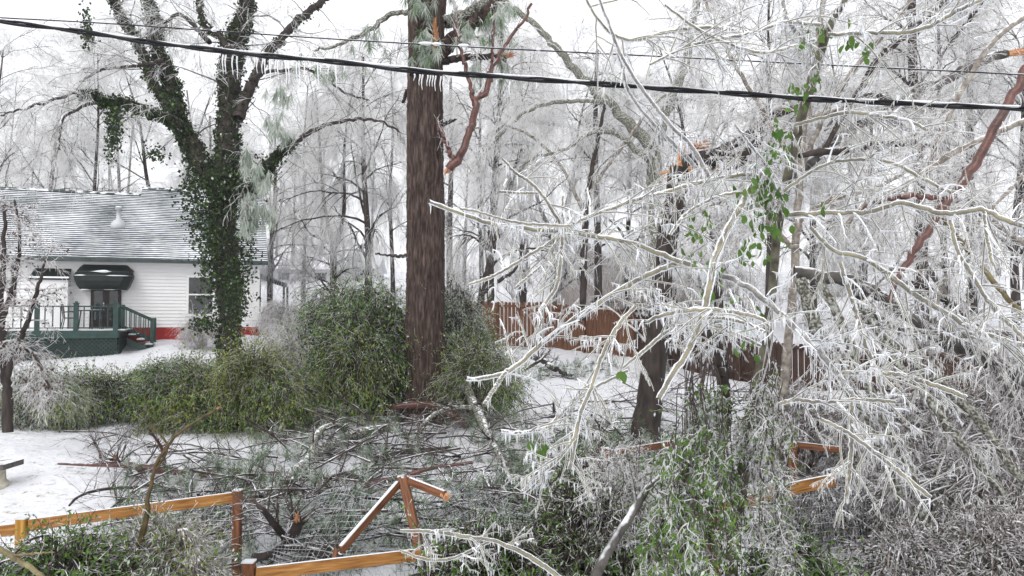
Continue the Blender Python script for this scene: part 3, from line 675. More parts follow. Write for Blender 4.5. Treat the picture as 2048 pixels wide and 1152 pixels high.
board_fence('board_fence', 'reddish brown board fence on the snow behind the big pine trunk', [(900, 603, 32), (1085, 604, 32), (1270, 624, 28)], 3)
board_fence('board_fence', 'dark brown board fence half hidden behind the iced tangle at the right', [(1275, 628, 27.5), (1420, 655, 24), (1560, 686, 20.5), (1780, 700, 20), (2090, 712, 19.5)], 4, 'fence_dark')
a, b = W(1180, 598, 36), W(1300, 600, 35)
t = thing('iron_fence', 'short black iron fence of thin spiked pickets rising behind the board fence', 'fence', [a[0], a[1], 1.6])
for k in range(26):
    p = a + (b - a) * k / 25; b_ = MB(); add_tubes(b_, [p - [0, 0, 1.3], p, p + [0, 0, .12]], [.012, .012, .003], 4); b_.build('picket', M['iron'], t)
for dz in (.12, 1.1): b_ = MB(); add_tubes(b_, [a - [0, 0, dz], b - [0, 0, dz]], [.02, .02], 4); b_.build('rail', M['iron'], t)

# ------------------------------------------------------------ trees
def bark_tube(mb, P, R, sides=24, amp=0.06, fa=1.0, fz=1.6, flare=0.0, mat=0, seed=0, ridge=True):
    V, Fq = tubes(P, R, sides); n = P.shape[0]; V = V.reshape(n, sides, 3); C = P[:, None]; rad = nrm(V - C)
    th = np.arange(sides) * 2 * np.pi / sides; s = np.concatenate([[0], np.cumsum(np.linalg.norm(np.diff(P, axis=0), axis=1))])
    rr = R[:, None]; 
    q = np.stack([np.cos(th)[None] * rr * fa * 14 + 0 * s[:, None], np.sin(th)[None] * rr * fa * 14 + 0 * s[:, None], (s * fz)[:, None] + 0 * th[None]], -1)
    nz = vnoise(q, seed); nz2 = vnoise(q * [2.1, 2.1, 2.5], seed + 1)
    d = (1 - np.abs(nz) * 2) * .6 + nz2 * .5 if ridge else nz
    fl = 0
    if flare: fl = flare * np.exp(-s / 0.45)[:, None] * (1 + .5 * np.cos(th * 5 + 1)[None])
    V = V + rad * (rr * (amp * d + fl))[..., None]
    mb.add(V.reshape(-1, 3), Fq, mat); return mb
def splinters(mb, c, D, r, L, n=14, mat=0):
    b0 = c + nrm(rng.normal(size=(n, 3))) * r * .6; D = nrm(np.asarray(D, float))
    e = b0 + nrm(D + rng.normal(size=(n, 3)) * .13) * (L * rng.uniform(.3, 1.1, n))[:, None]
    add_tubes(mb, np.stack([b0 - D * r * .5, b0 + (e - b0) * .4, e], 1), np.stack([np.full(n, r * .42), np.full(n, r * .3), np.full(n, r * .05)], 1), 4, mat)
    add_tubes(mb, [c - D * r, c + D * r * .15], [r * .97, r * .8], 8, mat, cap=True)

def twigset(P, R, levels, lo=0):
    """levels: list of grow kwargs; returns the tubes of every level"""
    out = []; cur = (P, R)
    for kw in levels:
        cur = grow(*cur, **kw); out.append(cur)
    return out

# prototypes of the frozen background trees
def far_proto(kind, seed):
    global rng
    keep = rng; rng = np.random.default_rng(seed)
    h = 15.0; n = 20
    sets = []
    if kind == 'slim':
        C = [[0, 0, -.4], [.1, 0, 3], [.25, .1, 7], [.1, .1, 11], [.3, 0, 15]]; cu = catmull(C, n); R = np.linspace(.15, .03, n)
        lim = [(cu, R)]; lk, ll, up = 20, 4.2, .25
    elif kind == 'fork':
        cu = catmull([[0, 0, -.4], [.1, 0, 2.5], [.2, 0, 5]], n); R = np.linspace(.24, .19, n)
        c2 = catmull([[.2, 0, 4.9], [1.2, .2, 8], [1.8, .3, 12], [2.8, .2, 15.5]], n); c3 = catmull([[.2, 0, 4.8], [-.9, -.2, 7], [-1.6, .1, 11], [-2.6, 0, 14.5]], n); R2 = np.linspace(.14, .03, n)
        lim = [(cu, R), (c2, R2), (c3, R2)]; lk, ll, up = 10, 4.6, .2
    elif kind == 'weeping':
        cu = catmull([[0, 0, -.4], [-.1, 0, 4], [.2, .2, 8], [.5, .2, 13]], n); R = np.linspace(.2, .05, n)
        lim = [(cu, R)]; lk, ll, up = 26, 5.0, .35
    else:
        cu = catmull([[0, 0, -.4], [.05, 0, 5], [-.1, .1, 12], [0, 0, 18]], n); R = np.linspace(.27, .10, n)
        lim = [(cu, R)]; lk, ll, up = 16, 3.6, .0
    P, Rr = stack(lim); T = MB(); add_tubes(T, P, Rr, 10)
    if kind == 'weeping':
        L1 = grow(P, Rr, lk, ll, .8, 10, .09, .13, .45, .25, 1, .02, .09, up, .3)
        L2 = grow(*L1, k=8, L=2.6, ang=.6, npts=9, droop=.22, wig=.09, rf=.5, rmin=.010, tmin=.2)
        L3 = grow(*L2, k=8, L=2.0, ang=.5, npts=7, droop=.35, wig=.08, rf=.6, rmin=.0055)
        L4 = grow(*L3, k=7, L=.8, ang=.6, npts=4, droop=.35, wig=.1, rf=.8, rmin=.0045)
    else:
        L1 = grow(P, Rr, lk, ll, .85, 10, .05, .15, .42, .28, 1, .018, .08, up, .35)
        L2 = grow(*L1, k=7, L=2.2, ang=.7, npts=8, droop=.10, wig=.13, rf=.5, rmin=.010, tmin=.15)
        L3 = grow(*L2, k=9, L=1.5, ang=.8, npts=6, droop=.16, wig=.15, rf=.6, rmin=.0055)
        L4 = grow(*L3, k=7, L=.7, ang=.8, npts=4, droop=.2, wig=.15, rf=.8, rmin=.0045)
    add_tubes(T, *L1, 6); add_tubes(T, *L2, 4)
    K = MB(); add_tubes(K, *L3, 3); add_tubes(K, *L4, 3)
    # ice lodged along the upper side of the limbs
    rng = keep
    return T, K
PROTO = {}
FAR = [
 # kind, px, d, scale, rot, label
 ('weeping', 985, 34, 1.00, 0.3, 'dense pale weeping tree glazed in ice, directly right of the big pine trunk'),
 ('slim', 605, 47, .95, 1.0, 'slim dark stemmed frozen tree, nearer of the pair to the white house'),
 ('fork', 668, 38, .80, 2.2, 'forked young frozen tree with a dark stem between the house and the big pine'),
 ('weeping', 90, 44, 1.05, 0.7, 'grey weeping frozen tree above the left end of the house roof'),
 ('slim', 196, 42, 1.05, 2.9, 'thin frozen tree with a straight reddish stem above the roof vent'),
 ('fork', 330, 50, 1.1, 4.0, 'broad frozen tree behind the raised part of the house roof'),
 ('weeping', 540, 42, .9, 5.0, 'pale weeping frozen tree at the right corner of the white house'),
 ('weeping', 735, 36, 1.0, 1.9, 'lacy frozen tree with drooping twigs, close behind the left side of the big pine'),
 ('slim', 788, 44, 1.0, 3.3, 'thin grey frozen tree peeping past the left edge of the big pine'),
 ('tall', 1045, 46, .9, .9, 'tall dark frozen trunk a little right of the weeping tree'),
 ('slim', 965, 40, 1.0, 2.0, 'grey stemmed frozen tree standing over the left end of the board fence'),
 ('fork', 1105, 43, .95, .2, 'forked frozen tree above the middle of the reddish board fence'),
 ('tall', 1196, 40, .85, 1.2, 'straight thin dark stemmed frozen tree above the spiked iron fence'),
 ('weeping', 1255, 45, 1.0, 4.4, 'pale weeping frozen tree beside the low brown house'),
 ('fork', 1440, 38, 1.05, 2.7, 'wide frozen tree behind the broken dark trunk'),
 ('slim', 1535, 33, 1.1, 5.2, 'thin frozen tree just left of the leaf hung stem, far behind it'),
 ('weeping', 1625, 36, 1.0, 3.8, 'grey weeping frozen tree behind the leaf hung stem'),
 ('tall', 1842, 29, 1.0, .4, 'thick dark frozen trunk seen left of the curved red limb'),
 ('tall', 1945, 36, .95, 2.4, 'dark frozen trunk seen just behind the top of the curved red limb'),
 ('slim', 1895, 30, 1.0, 1.5, 'grey frozen tree between the two dark trunks at the right'),
 ('fork', 1725, 41, 1.0, 0.6, 'pale forked frozen tree above the fallen grey trunks'),
 ('weeping', 2035, 33, 1.05, 4.9, 'weeping frozen tree at the far right end of the woods'),
 ('tall', 900, 56, 1.0, 3.0, 'distant dark trunk just right of the big pine at the height of the fence'),
 ('slim', 1350, 48, 1.0, 1.1, 'pale thin frozen tree right of the low brown house'),
 ('weeping', 430, 52, 1.1, 2.5, 'hazy weeping frozen tree far behind the ivy covered tree'),
 ('slim', -20, 36, 1.0, .8, 'frozen tree at the far left edge above the roof end'),
]
for kd, sd_ in (('slim', 21), ('fork', 22), ('weeping', 23), ('tall', 24)):
    PROTO[kd] = None
def place_far(kd, px, d, sc, rot, label, sd_):
    x = float(W(px, 600, d)[0]); z = float(ground_h(x, d))
    if PROTO[kd] is None:
        T, K = far_proto(kd, sd_)
        r = thing('frozen_tree', label, 'tree', (0, 0, 0), 'frozen trees behind the yard')
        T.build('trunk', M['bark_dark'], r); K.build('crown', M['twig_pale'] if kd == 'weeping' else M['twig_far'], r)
        PROTO[kd] = r; r.location = (x, d, z); r.rotation_euler = (0, 0, rot); r.scale = (sc,) * 3
    else:
        r = dup(PROTO[kd], (x, d, z), rot, sc, label); r.scale = (sc, sc, sc * (0.9 + 0.2 * ((px * 7) % 10) / 10))
sdm = {'slim': 21, 'fork': 22, 'weeping': 23, 'tall': 24}
for kd, px, d, sc, rot, lb in FAR: place_far(kd, px, d, sc, rot, lb, sdm[kd])

# the far woods: one lacy mass up the slope
T = MB(); K = MB(); nt_ = 60
bx = rng.uniform(-70, 70, nt_); by = rng.uniform(62, 110, nt_); bz = ground_h(bx, by); hh = rng.uniform(11, 19, nt_)
s_ = np.linspace(0, 1, 8)
P = np.stack([bx[:, None] + s_[None] * rng.normal(size=(nt_, 1)) * 1.2, by[:, None] + 0 * s_[None], bz[:, None] + s_[None] * hh[:, None]], -1); R = np.linspace(.22, .05, 8)[None] * rng.uniform(.6, 1.3, (nt_, 1))
L1 = grow(P, R, 14, 4.5, .8, 7, .06, .13, .4, .1, 1, .04, .1, .2); L2 = grow(*L1, k=8, L=2.6, ang=.7, npts=5, droop=.2, wig=.1, rmin=.013); L3 = grow(*L2, k=5, L=1.3, ang=.6, npts=4, droop=.3, wig=.1, rmin=.009)
add_tubes(T, P, R, 6); add_tubes(T, *L1, 4); add_tubes(T, *L2, 3, 1); add_tubes(T, *L3, 3, 1)
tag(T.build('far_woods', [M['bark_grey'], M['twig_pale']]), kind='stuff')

# --- big pine
d_ = G(848, 842)[1]
pine = thing('pine_tree', 'huge straight pine trunk with furrowed brown bark standing in the middle of the yard', 'tree', G(848, 842))
P, R = limb([(848, 850, 44), (848, 800, 41), (849, 700, 39), (851, 560, 36.5), (851, 420, 36), (850, 280, 35), (850, 170, 34), (852, 110, 33), (862, 50, 27), (866, 0, 26), (868, -60, 24)], d_, n=420)
mb = MB(); bark_tube(mb, P, R, 170, .085, 2.2, 4.0, .22, seed=5); mb.build('trunk', M['bark_pine'], pine)
P2, R2 = limb([(836, 150, 18), (832, 90, 15), (829, 30, 13), (826, -40, 12)], d_ - .25, n=80); mb = MB(); bark_tube(mb, P2, R2, 40, .1, 1.2, 3.5, seed=6); mb.build('stem', M['bark_pine'], pine)
pl = [([(872, 118, 15), (905, 82, 16), (938, 52, 14), (978, 20, 13), (1025, -20, 12)], 'limb', 'bark_pine'), ([(875, 45, 13), (920, 38, 12), (965, 12, 11), (1000, -15, 9)], 'limb', 'bark_lichen'),
      ([(880, 124, 7), (915, 118, 7), (960, 114, 6), (1008, 113, 6)], 'broken_limb', 'bark_dark'), ([(832, 30, 7), (805, 24, 5), (775, 33, 5), (745, 55, 5), (710, 74, 4), (665, 92, 3), (630, 100, 2)], 'limb', 'bark_lichen'),
      ([(822, 509, 4), (795, 512, 3), (750, 506, 1.5)], 'stub', 'bark_dark'), ([(885, 250, 4), (900, 243, 3), (912, 239, 1.5)], 'stub', 'bark_dark'), ([(815, 180, 4), (808, 200, 3), (806, 205, 2)], 'stub', 'bark_dark')]
LM = []
for k_, (pts, nm, mt) in enumerate(pl):
    P_, R_ = limb(pts, d_, d_ + rng.uniform(-.6, .4), n=40, wig=.4); mb = MB(); bark_tube(mb, P_, R_, 16, .12, 1.4, 5, seed=k_); lo_ = mb.build(nm, M[mt], pine)
    LM.append((P_, R_))
    if nm == 'broken_limb':
        b_ = MB(); splinters(b_, P_[-1], P_[-1] - P_[-5], R_[-1], .28); b_.build('torn_end', M['wood_torn'], lo_)
for (x_, y_, r_) in ((869, 62, 5), (872, 78, 5), (868, 100, 4)):
    c = W(x_, y_, d_ - .40); b_ = MB(); splinters(b_, c, (.1, -.4, 1), .05, .28, 8); b_.build('torn_wood', M['wood_torn'], pine)
P, R = stack(LM[:4])
tw = twigset(P, R, [dict(k=12, L=.9, ang=.8, npts=8, droop=.12, wig=.14, rf=.3, rmin=.008), dict(k=5, L=.5, ang=.7, npts=5, droop=.2, rmin=.006)])
trunkP, trunkR = limb([(848, 640, 37), (850, 500, 36), (850, 300, 35), (850, 180, 34)], d_, n=40)
vt = grow(trunkP[None], trunkR[None] * 1.0, 90, .75, 1.2, 9, .03, .28, .02, 0, 1, .003, .004); vt[0][...] = vt[0]
vt2 = grow(*vt, k=4, L=.3, ang=.8, npts=5, droop=.05, wig=.2, rf=.8, rmin=.004)
mb = MB(); [add_tubes(mb, *s__, 4) for s__ in tw]; [add_tubes(mb, *s__, 3, 1) for s__ in (vt, vt2)]; mb.build('twigs', [M['twig_near'], M['twig_dark']], pine)
tips = np.concatenate([tw[0][0][:, -1], tw[1][0][:, -1]]); dr_ = nrm(np.concatenate([tw[0][0][:, -1] - tw[0][0][:, -2], tw[1][0][:, -1] - tw[1][0][:, -2]]) + [0, 0, -.6])
sel = rng.uniform(size=len(tips)) < .22
for cx_, cy_, n_ in ((850, 85, 16), (846, 112, 10), (832, 10, 12), (950, 75, 9), (1000, 30, 8)):
    c = W(cx_ + rng.normal(size=n_) * 14, cy_ + rng.normal(size=n_) * 14, d_ - .7 + rng.normal(size=n_) * .2); tips = np.vstack([tips, c]); dr_ = np.vstack([dr_, np.tile([0, -.2, -1.], (n_, 1))]); sel = np.concatenate([sel, np.ones(n_, bool)])
mb = MB(); needles(mb, tips[sel][::4], dr_[sel][::4], 34, .24, .005, 0); [needles(mb, tips[sel][q_::4], dr_[sel][q_::4], 34, .24, .006, 1) for q_ in (1, 2, 3)]; mb.build('needles', [M['needle'], M['needle_iced']], pine)

# the hanging red broken limb beside it
t = thing('hanging_limb', 'broken reddish limb hanging upside down just right of the big pine trunk', 'branch', W(905, 340, d_ - .6))
hl = [([(905, 338, 9), (915, 322, 8), (932, 298, 7.5), (944, 262, 7), (951, 215, 7), (965, 192, 6), (978, 170, 5.5), (992, 122, 4.5), (1015, 85, 3.5), (1042, 48, 3), (1060, 10, 2.5)], 'main_branch'),
      ([(951, 212, 5), (943, 180, 4), (932, 140, 4), (922, 105, 3.5), (915, 60, 3), (914, 30, 2)], 'side_branch'), ([(908, 325, 5), (893, 290, 4), (882, 262, 3.5), (877, 240, 2.5)], 'side_branch'), ([(985, 165, 3), (985, 120, 3), (987, 70, 2), (990, 20, 2)], 'side_branch')]
HP = []
for pts, nm in hl:
    P_, R_ = limb(pts, d_ - .6, n=40, wig=.8); mb = MB(); bark_tube(mb, P_, R_, 12, .12, 2, 6); ob = mb.build(nm, M['bark_red'], t); HP.append((P_, R_))
    if nm == 'main_branch': b_ = MB(); splinters(b_, P_[0], P_[0] - P_[3], R_[0] * .8, .16, 14); b_.build('torn_end', M['wood_torn'], ob)
P, R = stack(HP); tw = twigset(P, R, [dict(k=7, L=.7, ang=.7, npts=7, droop=.02, rf=.35, rmin=.006), dict(k=3, L=.3, npts=4, rmin=.004)])
mb = MB(); [add_tubes(mb, *s__, 4) for s__ in tw]; mb.build('twigs', M['twig_near'], t)

# --- ivy covered tree
gi = G(457, 738); di = gi[1]
ivt = thing('ivy_tree', 'forked tree wrapped in dark green ivy in front of the right end of the house', 'tree', gi)
il = [([(456, 745, 21), (458, 690, 21), (458, 620, 23), (453, 520, 27), (447, 440, 28), (447, 370, 26)], 1, 'trunk', 1.0),
      ([(450, 385, 25), (456, 320, 24), (459, 250, 23), (461, 180, 24), (466, 110, 22), (478, 60, 18), (492, 20, 16), (500, -40, 14)], 1, 'limb', 1.0),
      ([(445, 395, 22), (418, 352, 20), (392, 305, 19), (368, 262, 18), (350, 225, 17), (342, 175, 16), (328, 125, 14), (312, 70, 12), (300, 20, 11), (292, -30, 10)], 1, 'limb', 1.0),
      ([(352, 225, 12), (325, 195, 9), (300, 150, 9), (283, 100, 9), (262, 60, 9), (240, 25, 9), (222, -20, 8)], .8, 'limb', .6),
      ([(370, 262, 11), (340, 238, 9), (300, 225, 8), (265, 212, 8), (240, 200, 7), (215, 205, 4.5), (190, 190, 4), (150, 187, 3.5), (105, 200, 3), (50, 216, 2.5), (0, 230, 2)], 0, 'limb', .7),
      ([(222, 205, 4), (180, 208, 3.5), (150, 222, 3), (125, 240, 2.5), (118, 300, 2)], -.4, 'limb', 0),
      ([(478, 240, 13), (492, 195, 12), (512, 155, 11), (535, 110, 9.5), (565, 75, 9), (592, 45, 9), (625, 18, 8), (655, -10, 7)], 1.4, 'limb', .1),
      ([(462, 400, 12), (490, 385, 11), (515, 372, 12), (530, 345, 11), (545, 320, 9), (565, 302, 6), (600, 278, 5.5), (640, 255, 5), (690, 242, 4), (750, 240, 3), (800, 262, 2)], -.6, 'limb', .45),
      ([(420, 85, 6), (395, 60, 5), (375, 38, 4.5), (350, 30, 4), (320, 60, 3), (300, 62, 2)], .6, 'limb', 0),
      ([(468, 120, 9), (440, 70, 7), (415, 60, 6), (400, 20, 6), (395, -20, 5)], .9, 'limb', .2),
      ([(500, 160, 5), (530, 145, 4), (580, 140, 4), (610, 138, 3.5), (650, 155, 3), (690, 185, 2.5), (740, 200, 2)], 1.2, 'limb', 0),
      ([(330, 120, 6), (290, 130, 4), (240, 135, 3), (200, 140, 3), (160, 165, 2)], 1, 'limb', 0)]
IL = []; ivC = []; 
for k_, (pts, dd, nm, iv) in enumerate(il):
    P_, R_ = limb(pts, di + .0, di + dd * 1.2, n=60, wig=.25); R_ = R_ * .86; mb = MB(); bark_tube(mb, P_, R_, 14, .12, 1, 3, seed=k_); mb.build(nm, M['bark_dark'], ivt); IL.append((P_, R_))
    if iv:
        npt = int(iv * 3200 * (len(pts) / 6) * (1 if k_ < 3 else .6)); i = rng.integers(0, 59 if k_ != 4 else 34, npt)
        if k_ == 7: i = rng.integers(0, 26, npt)
        f = rng.uniform(size=npt)[:, None]; c = P_[i] * (1 - f) + P_[np.minimum(i + 1, 59)] * f; v_ = nrm(rng.normal(size=(npt, 3)))
        lump = 1.16 + .3 * vnoise(c * 2.2, 8)
        c = c + v_ * (np.maximum(R_[i], .09) * lump * rng.uniform(.75, 1.12, npt))[:, None]; ivC.append(c)
def clump(px, py, d, sx, sy, n, dep=.35): 
    c = np.stack([px + rng.normal(size=n) * sx, py + rng.normal(size=n) * sy], -1); return W(c[:, 0], c[:, 1], d + rng.normal(size=n) * dep)
ivC += [clump(226, 262, di, 9, 28, 330), clump(232, 225, di, 10, 8, 120), clump(172, 50, di, 7, 22, 110), clump(178, 78, di, 8, 6, 50), clump(308, 308, di, 12, 10, 90), clump(528, 350, di, 10, 16, 260), clump(385, 380, di - .3, 16, 30, 300),
        clump(395, 440, di, 14, 26, 170), clump(468, 575, di - .5, 15, 45, 700), clump(410, 645, di, 14, 8, 200), clump(412, 500, di, 11, 60, 350), clump(428, 480, di - .4, 14, 60, 500), clump(490, 480, di - .3, 12, 70, 400), clump(445, 370, di - .4, 26, 30, 900), clump(338, 205, di - .5, 10, 12, 130)]
C = np.concatenate(ivC); sel = rng.uniform(size=len(C))
mb = MB(); C = np.vstack([C, C + rng.normal(size=C.shape) * .06]); sel = rng.uniform(size=len(C)); leaves(mb, C[sel < .91], .095, 0, .8, .8); leaves(mb, C[(sel >= .91) & (sel < .97)], .09, 1, .8, .8); leaves(mb, C[sel >= .97], .09, 2, .8, .8); mb.build('ivy', [M['ivy'], M['bush_leaf'], M['bush_iced']], ivt)
P, R = stack(IL)
tw = twigset(P[1:], R[1:], [dict(k=13, L=2.4, ang=.9, npts=10, droop=.07, wig=.15, rf=.16, rmin=.012, rmax=.035), dict(k=7, L=1.2, ang=.8, npts=7, droop=.13, wig=.14, rf=.55, rmin=.008), dict(k=7, L=.55, ang=.8, npts=5, droop=.18, wig=.15, rf=.7, rmin=.006)])
mb = MB(); add_tubes(mb, *tw[0], 5); mb.build('branches', M['bark_grey'], ivt)
mb = MB(); add_tubes(mb, *tw[1], 3); add_tubes(mb, *tw[2], 3); mb.build('twigs', M['twig_far'], ivt)
# iced pine sprays caught in it
c = np.vstack([clump(x_, y_, di - .8, 10, 12, n_, .2) for x_, y_, n_ in ((560, 190, 10), (545, 250, 10), (505, 330, 16), (520, 370, 16), (495, 410, 18), (530, 430, 16), (500, 450, 14), (575, 270, 6))])
mb = MB(); needles(mb, c, np.tile([0, 0, -1.], (len(c), 1)), 30, .34, .010, 0, spread=.4); mb.build('needle_spray', M['needle_iced'], ivt)

# --- generic traced tree
def traced_tree(name, label, cat, limbs, mats_, tw_levels, twmat, d, loc, part='limb', sides=14, wig=.3, torn=(), amp=.1, twname='twigs', twfrom=0, rs=1.0):
    t = thing(name, label, cat, loc); LL = []
    for k_, it in enumerate(limbs):
        pts, dd = it[0], it[1]; mt = it[2] if len(it) > 2 else mats_
        P_, R_ = limb(pts, d + dd[0], d + dd[1], n=48, wig=wig); R_ = R_ * rs; mb = MB(); bark_tube(mb, P_, R_, sides, amp, 1.2, 4, seed=k_ + 3); ob = mb.build('trunk' if (k_ == 0 and part == 'limb') else part, M[mt], t); LL.append((P_, R_))
        for (ki, e, L_) in torn:
            if ki == k_:
                a_, b__ = (P_[0], P_[2]) if e == 0 else (P_[-1], P_[-3]); b_ = MB(); splinters(b_, a_, a_ - b__, R_[0 if e == 0 else -1] * .85, L_, 16); b_.build('torn_end', M['wood_torn'], ob)
    P, R = stack(LL[twfrom:]); tw = twigset(P, R, tw_levels); mb = MB()
    for k_, s__ in enumerate(tw): add_tubes(mb, *s__, 4 if k_ == 0 else 3)
    if tw: mb.build(twname, M[twmat], t)
    return t, LL, tw
gb = G(1290, 885); db = gb[1]
TWM = [dict(k=14, L=1.6, ang=.8, npts=8, droop=.07, wig=.14, rf=.2, rmin=.01, rmax=.03), dict(k=7, L=.8, ang=.8, npts=6, droop=.13, rf=.55, rmin=.006), dict(k=6, L=.4, ang=.8, npts=4, droop=.2, rmin=.005)]
broken, _, _ = traced_tree('broken_tree', 'dark leaning trunk snapped off at the top with torn orange wood, right of centre', 'tree',
    [([(1288, 895, 31), (1300, 800, 26), (1312, 700, 23), (1322, 600, 21), (1335, 480, 20), (1350, 400, 21), (1362, 335, 22)], (0, 0)),
     ([(1372, 330, 20), (1400, 322, 20), (1432, 318, 18), (1470, 322, 16), (1500, 300, 10), (1530, 262, 8)], (-.1, -1.)),
     ([(1390, 318, 8), (1440, 300, 9), (1490, 275, 9), (1540, 235, 8), (1590, 215, 7)], (.3, .6))], 'bark_dark', TWM, 'twig_near', db, gb, torn=((0, 1, .35), (1, 0, .5)), amp=.09, wig=.06)
for (x_, y_) in ((1385, 338), (1370, 296), (1400, 340)):
    b_ = MB(); splinters(b_, W(x_, y_, db - .35), (1, -.2, .1), .07, .5, 9); b_.build('torn_wood', M['wood_torn'], broken)
gg = G(1318, 745)
traced_tree('grey_tree', 'pale grey lichened tree with a long arching left limb, just behind the snapped trunk', 'tree',
    [([(1318, 750, 17), (1316, 600, 16), (1312, 450, 15), (1308, 340, 15), (1306, 300, 14)], (0, 0)), ([(1306, 300, 12), (1275, 262, 11), (1225, 215, 9), (1170, 160, 8), (1120, 105, 7), (1070, 50, 6), (1020, 10, 5), (990, -30, 4)], (0, 1)),
     ([(1310, 300, 11), (1325, 250, 10), (1345, 190, 9), (1370, 130, 9), (1385, 60, 8), (1400, -20, 7)], (0, .5)), ([(1300, 320, 8), (1270, 300, 6), (1235, 270, 5), (1185, 265, 4), (1130, 300, 3), (1060, 320, 2.5), (1010, 380, 2)], (-.2, -.6)),
     ([(1225, 205, 6), (1180, 202, 4), (1110, 205, 4), (1050, 225, 3), (1000, 270, 2.5), (960, 320, 2)], (0, -.8))], 'bark_lichen',
    [dict(k=22, L=2.4, ang=.9, npts=9, droop=.12, wig=.13, rf=.18, rmin=.010, rmax=.03), dict(k=9, L=1.4, ang=.7, npts=7, droop=.22, rf=.55, rmin=.007), dict(k=7, L=.5, ang=.7, npts=4, droop=.25, rmin=.006)], 'twig_far', gg[1], gg)

# ------------------------------------------------------------ bushes bent over by the ice
def bush(label, px, py, w, h, seed=0, stems=150, mats_=(0, 1, 2), lsz=.05, name='bent_bush', dens=1.0, cat='bush', dep=.8, twiggy=.35, hang=1.0, d=None, top=None, grp='bushes bent over under the ice', tr=1.0, k2=11, l2=1.0):
    """px, py: middle of its foot in the photo; w, h its size in photo pixels"""
    if d is None: g = G(px, py); d = g[1]; rx = w / 2 * d / F; rz = h * d / F; ry = rx * dep; g = g + [0, ry * .7, 0]; g[2] = ground_h(g[0], g[1])
    else: g = W(px, top, d); rx = w / 2 * d / F; ry = rx * dep; rz = g[2] - float(ground_h(g[0], g[1])); g = g * [1, 1, 0] + [0, 0, g[2] - rz]
    t = thing(name, label, cat, g, grp)
    az = rng.uniform(0, 2 * np.pi, stems); rad = rng.uniform(.1, .8, stems); hz = rz * np.sqrt(np.maximum(1 - rad ** 2, .1)) * rng.uniform(.66, 1.02, stems) * (1 + .22 * vnoise(np.stack([np.cos(az) * 1.7 + seed, np.sin(az) * 1.7, rad * 2], -1), seed))
    ca, sa = np.cos(az), np.sin(az)
    b = g + np.stack([ca * rx * .25 * rad, sa * ry * .25 * rad, 0 * ca], -1)
    ap = g + np.stack([ca * rx * rad, sa * ry * rad, hz], -1)
    ou = np.maximum(rad + .1, rng.uniform(.5, 1.1, stems)); e = g + np.stack([ca * rx * ou, sa * ry * ou, rz * rng.uniform(.0, .6, stems) * 1.0], -1)
    c1 = ap + np.stack([ca * rx * .35, sa * ry * .35, 0.02 * rz * ca ** 2], -1)
    s_ = np.linspace(0, 1, 14)[None, :, None]
    A = b[:, None] * (1 - s_) ** 2 + 2 * (.5 * (b + ap)[:, None] + [0, 0, rz * .35]) * s_ * (1 - s_) + ap[:, None] * s_ ** 2
    Bz = ap[:, None] * (1 - s_) ** 2 + 2 * c1[:, None] * s_ * (1 - s_) + e[:, None] * s_ ** 2
    P = np.concatenate([A, Bz[:, 1:]], 1); R = np.linspace(.014, .004, P.shape[1])[None] * np.ones((stems, 1))
    P = P + np.stack([vnoise(P * 1.4 + 5 * a_, seed + a_) for a_ in range(3)], -1) * .2 * rx
    R = R * tr
    L2 = grow(P, R, int(k2 * dens), .75 * min(1.4, rz) * l2, ang=.7, npts=7, droop=.2 * hang, wig=.2, rf=.5, tmin=.3, rmin=.003 * tr, rmax=.006 * tr)
    L3 = grow(*L2, k=3, L=.3 * l2, ang=.7, npts=4, droop=.25 * hang, wig=.2, rf=.7, rmin=.0025 * tr)
    S_ = MB(); add_tubes(S_, P, R, 4); z2 = rng.uniform(size=len(L2[0])) < (twiggy if twiggy > .8 else .1); add_tubes(S_, L2[0][z2], L2[1][z2], 3, 1); add_tubes(S_, L2[0][~z2], L2[1][~z2], 3, 0); sel = rng.uniform(size=len(L3[0])) < twiggy; add_tubes(S_, L3[0][sel], L3[1][sel] * 1.2, 3, 1)
    S_.build('stems', [M['stem_grey'] if twiggy >= .85 else M['bark_dark'], M['twig_dim'] if d < 15 else M['twig_near']], t)
    pts = np.concatenate([L2[0][:, 2:].reshape(-1, 3), L3[0].reshape(-1, 3)]); pts = pts + rng.normal(size=pts.shape) * .02
    k = rng.uniform(size=len(pts)) < .62 * dens; pts = pts[k]
    pn = -.08 + vnoise(pts * 1.6, seed + 4) * .5 + rng.normal(size=len(pts)) * .22 + (pts[:, 2] - g[2]) / rz * .25
    L_ = MB(); leaves(L_, pts[pn < .02], lsz, 0, 1.2, .42); leaves(L_, pts[(pn >= .02) & (pn < .36)], lsz, 1, 1.2, .42); leaves(L_, pts[pn >= .36], lsz, 2, 1.2, .42)
    sets = {0: M['bush_leaf'], 1: M['bush_olive'], 2: M['bush_iced'], 3: M['ivy'], 4: M['twig_dim'] if d < 15 else M['twig_near'], 5: M['ivy_bright'], 6: M['ice_bead']}
    L_.build('leaves', [sets[k_] for k_ in mats_], t)
    return t
bush('tallest green bush, bowed over against the left side of the big pine', 735, 838, 300, 235, 1, 260, (3, 0, 2), .065)
bush('drooping green sprays hung in front of the tallest bowed bush', 700, 850, 150, 175, 31, 90, (0, 1, 5), .055, hang=1.6)
bush('bright green topped bush left of the tallest bowed bush', 668, 800, 230, 215, 2, 200, (0, 5, 2), .065)
bush('pale iced bush drooping from behind the right side of the big pine', 905, 812, 130, 240, 3, 170, (0, 2, 2), .05)
bush('low olive bush at the right foot of the big pine', 955, 855, 150, 165, 4, 150, (0, 1, 2), .045)
bush('rounded yellow green bush left of the tallest bowed bush, nearest the camera', 520, 878, 190, 160, 5, 200, (0, 1, 1), .05)
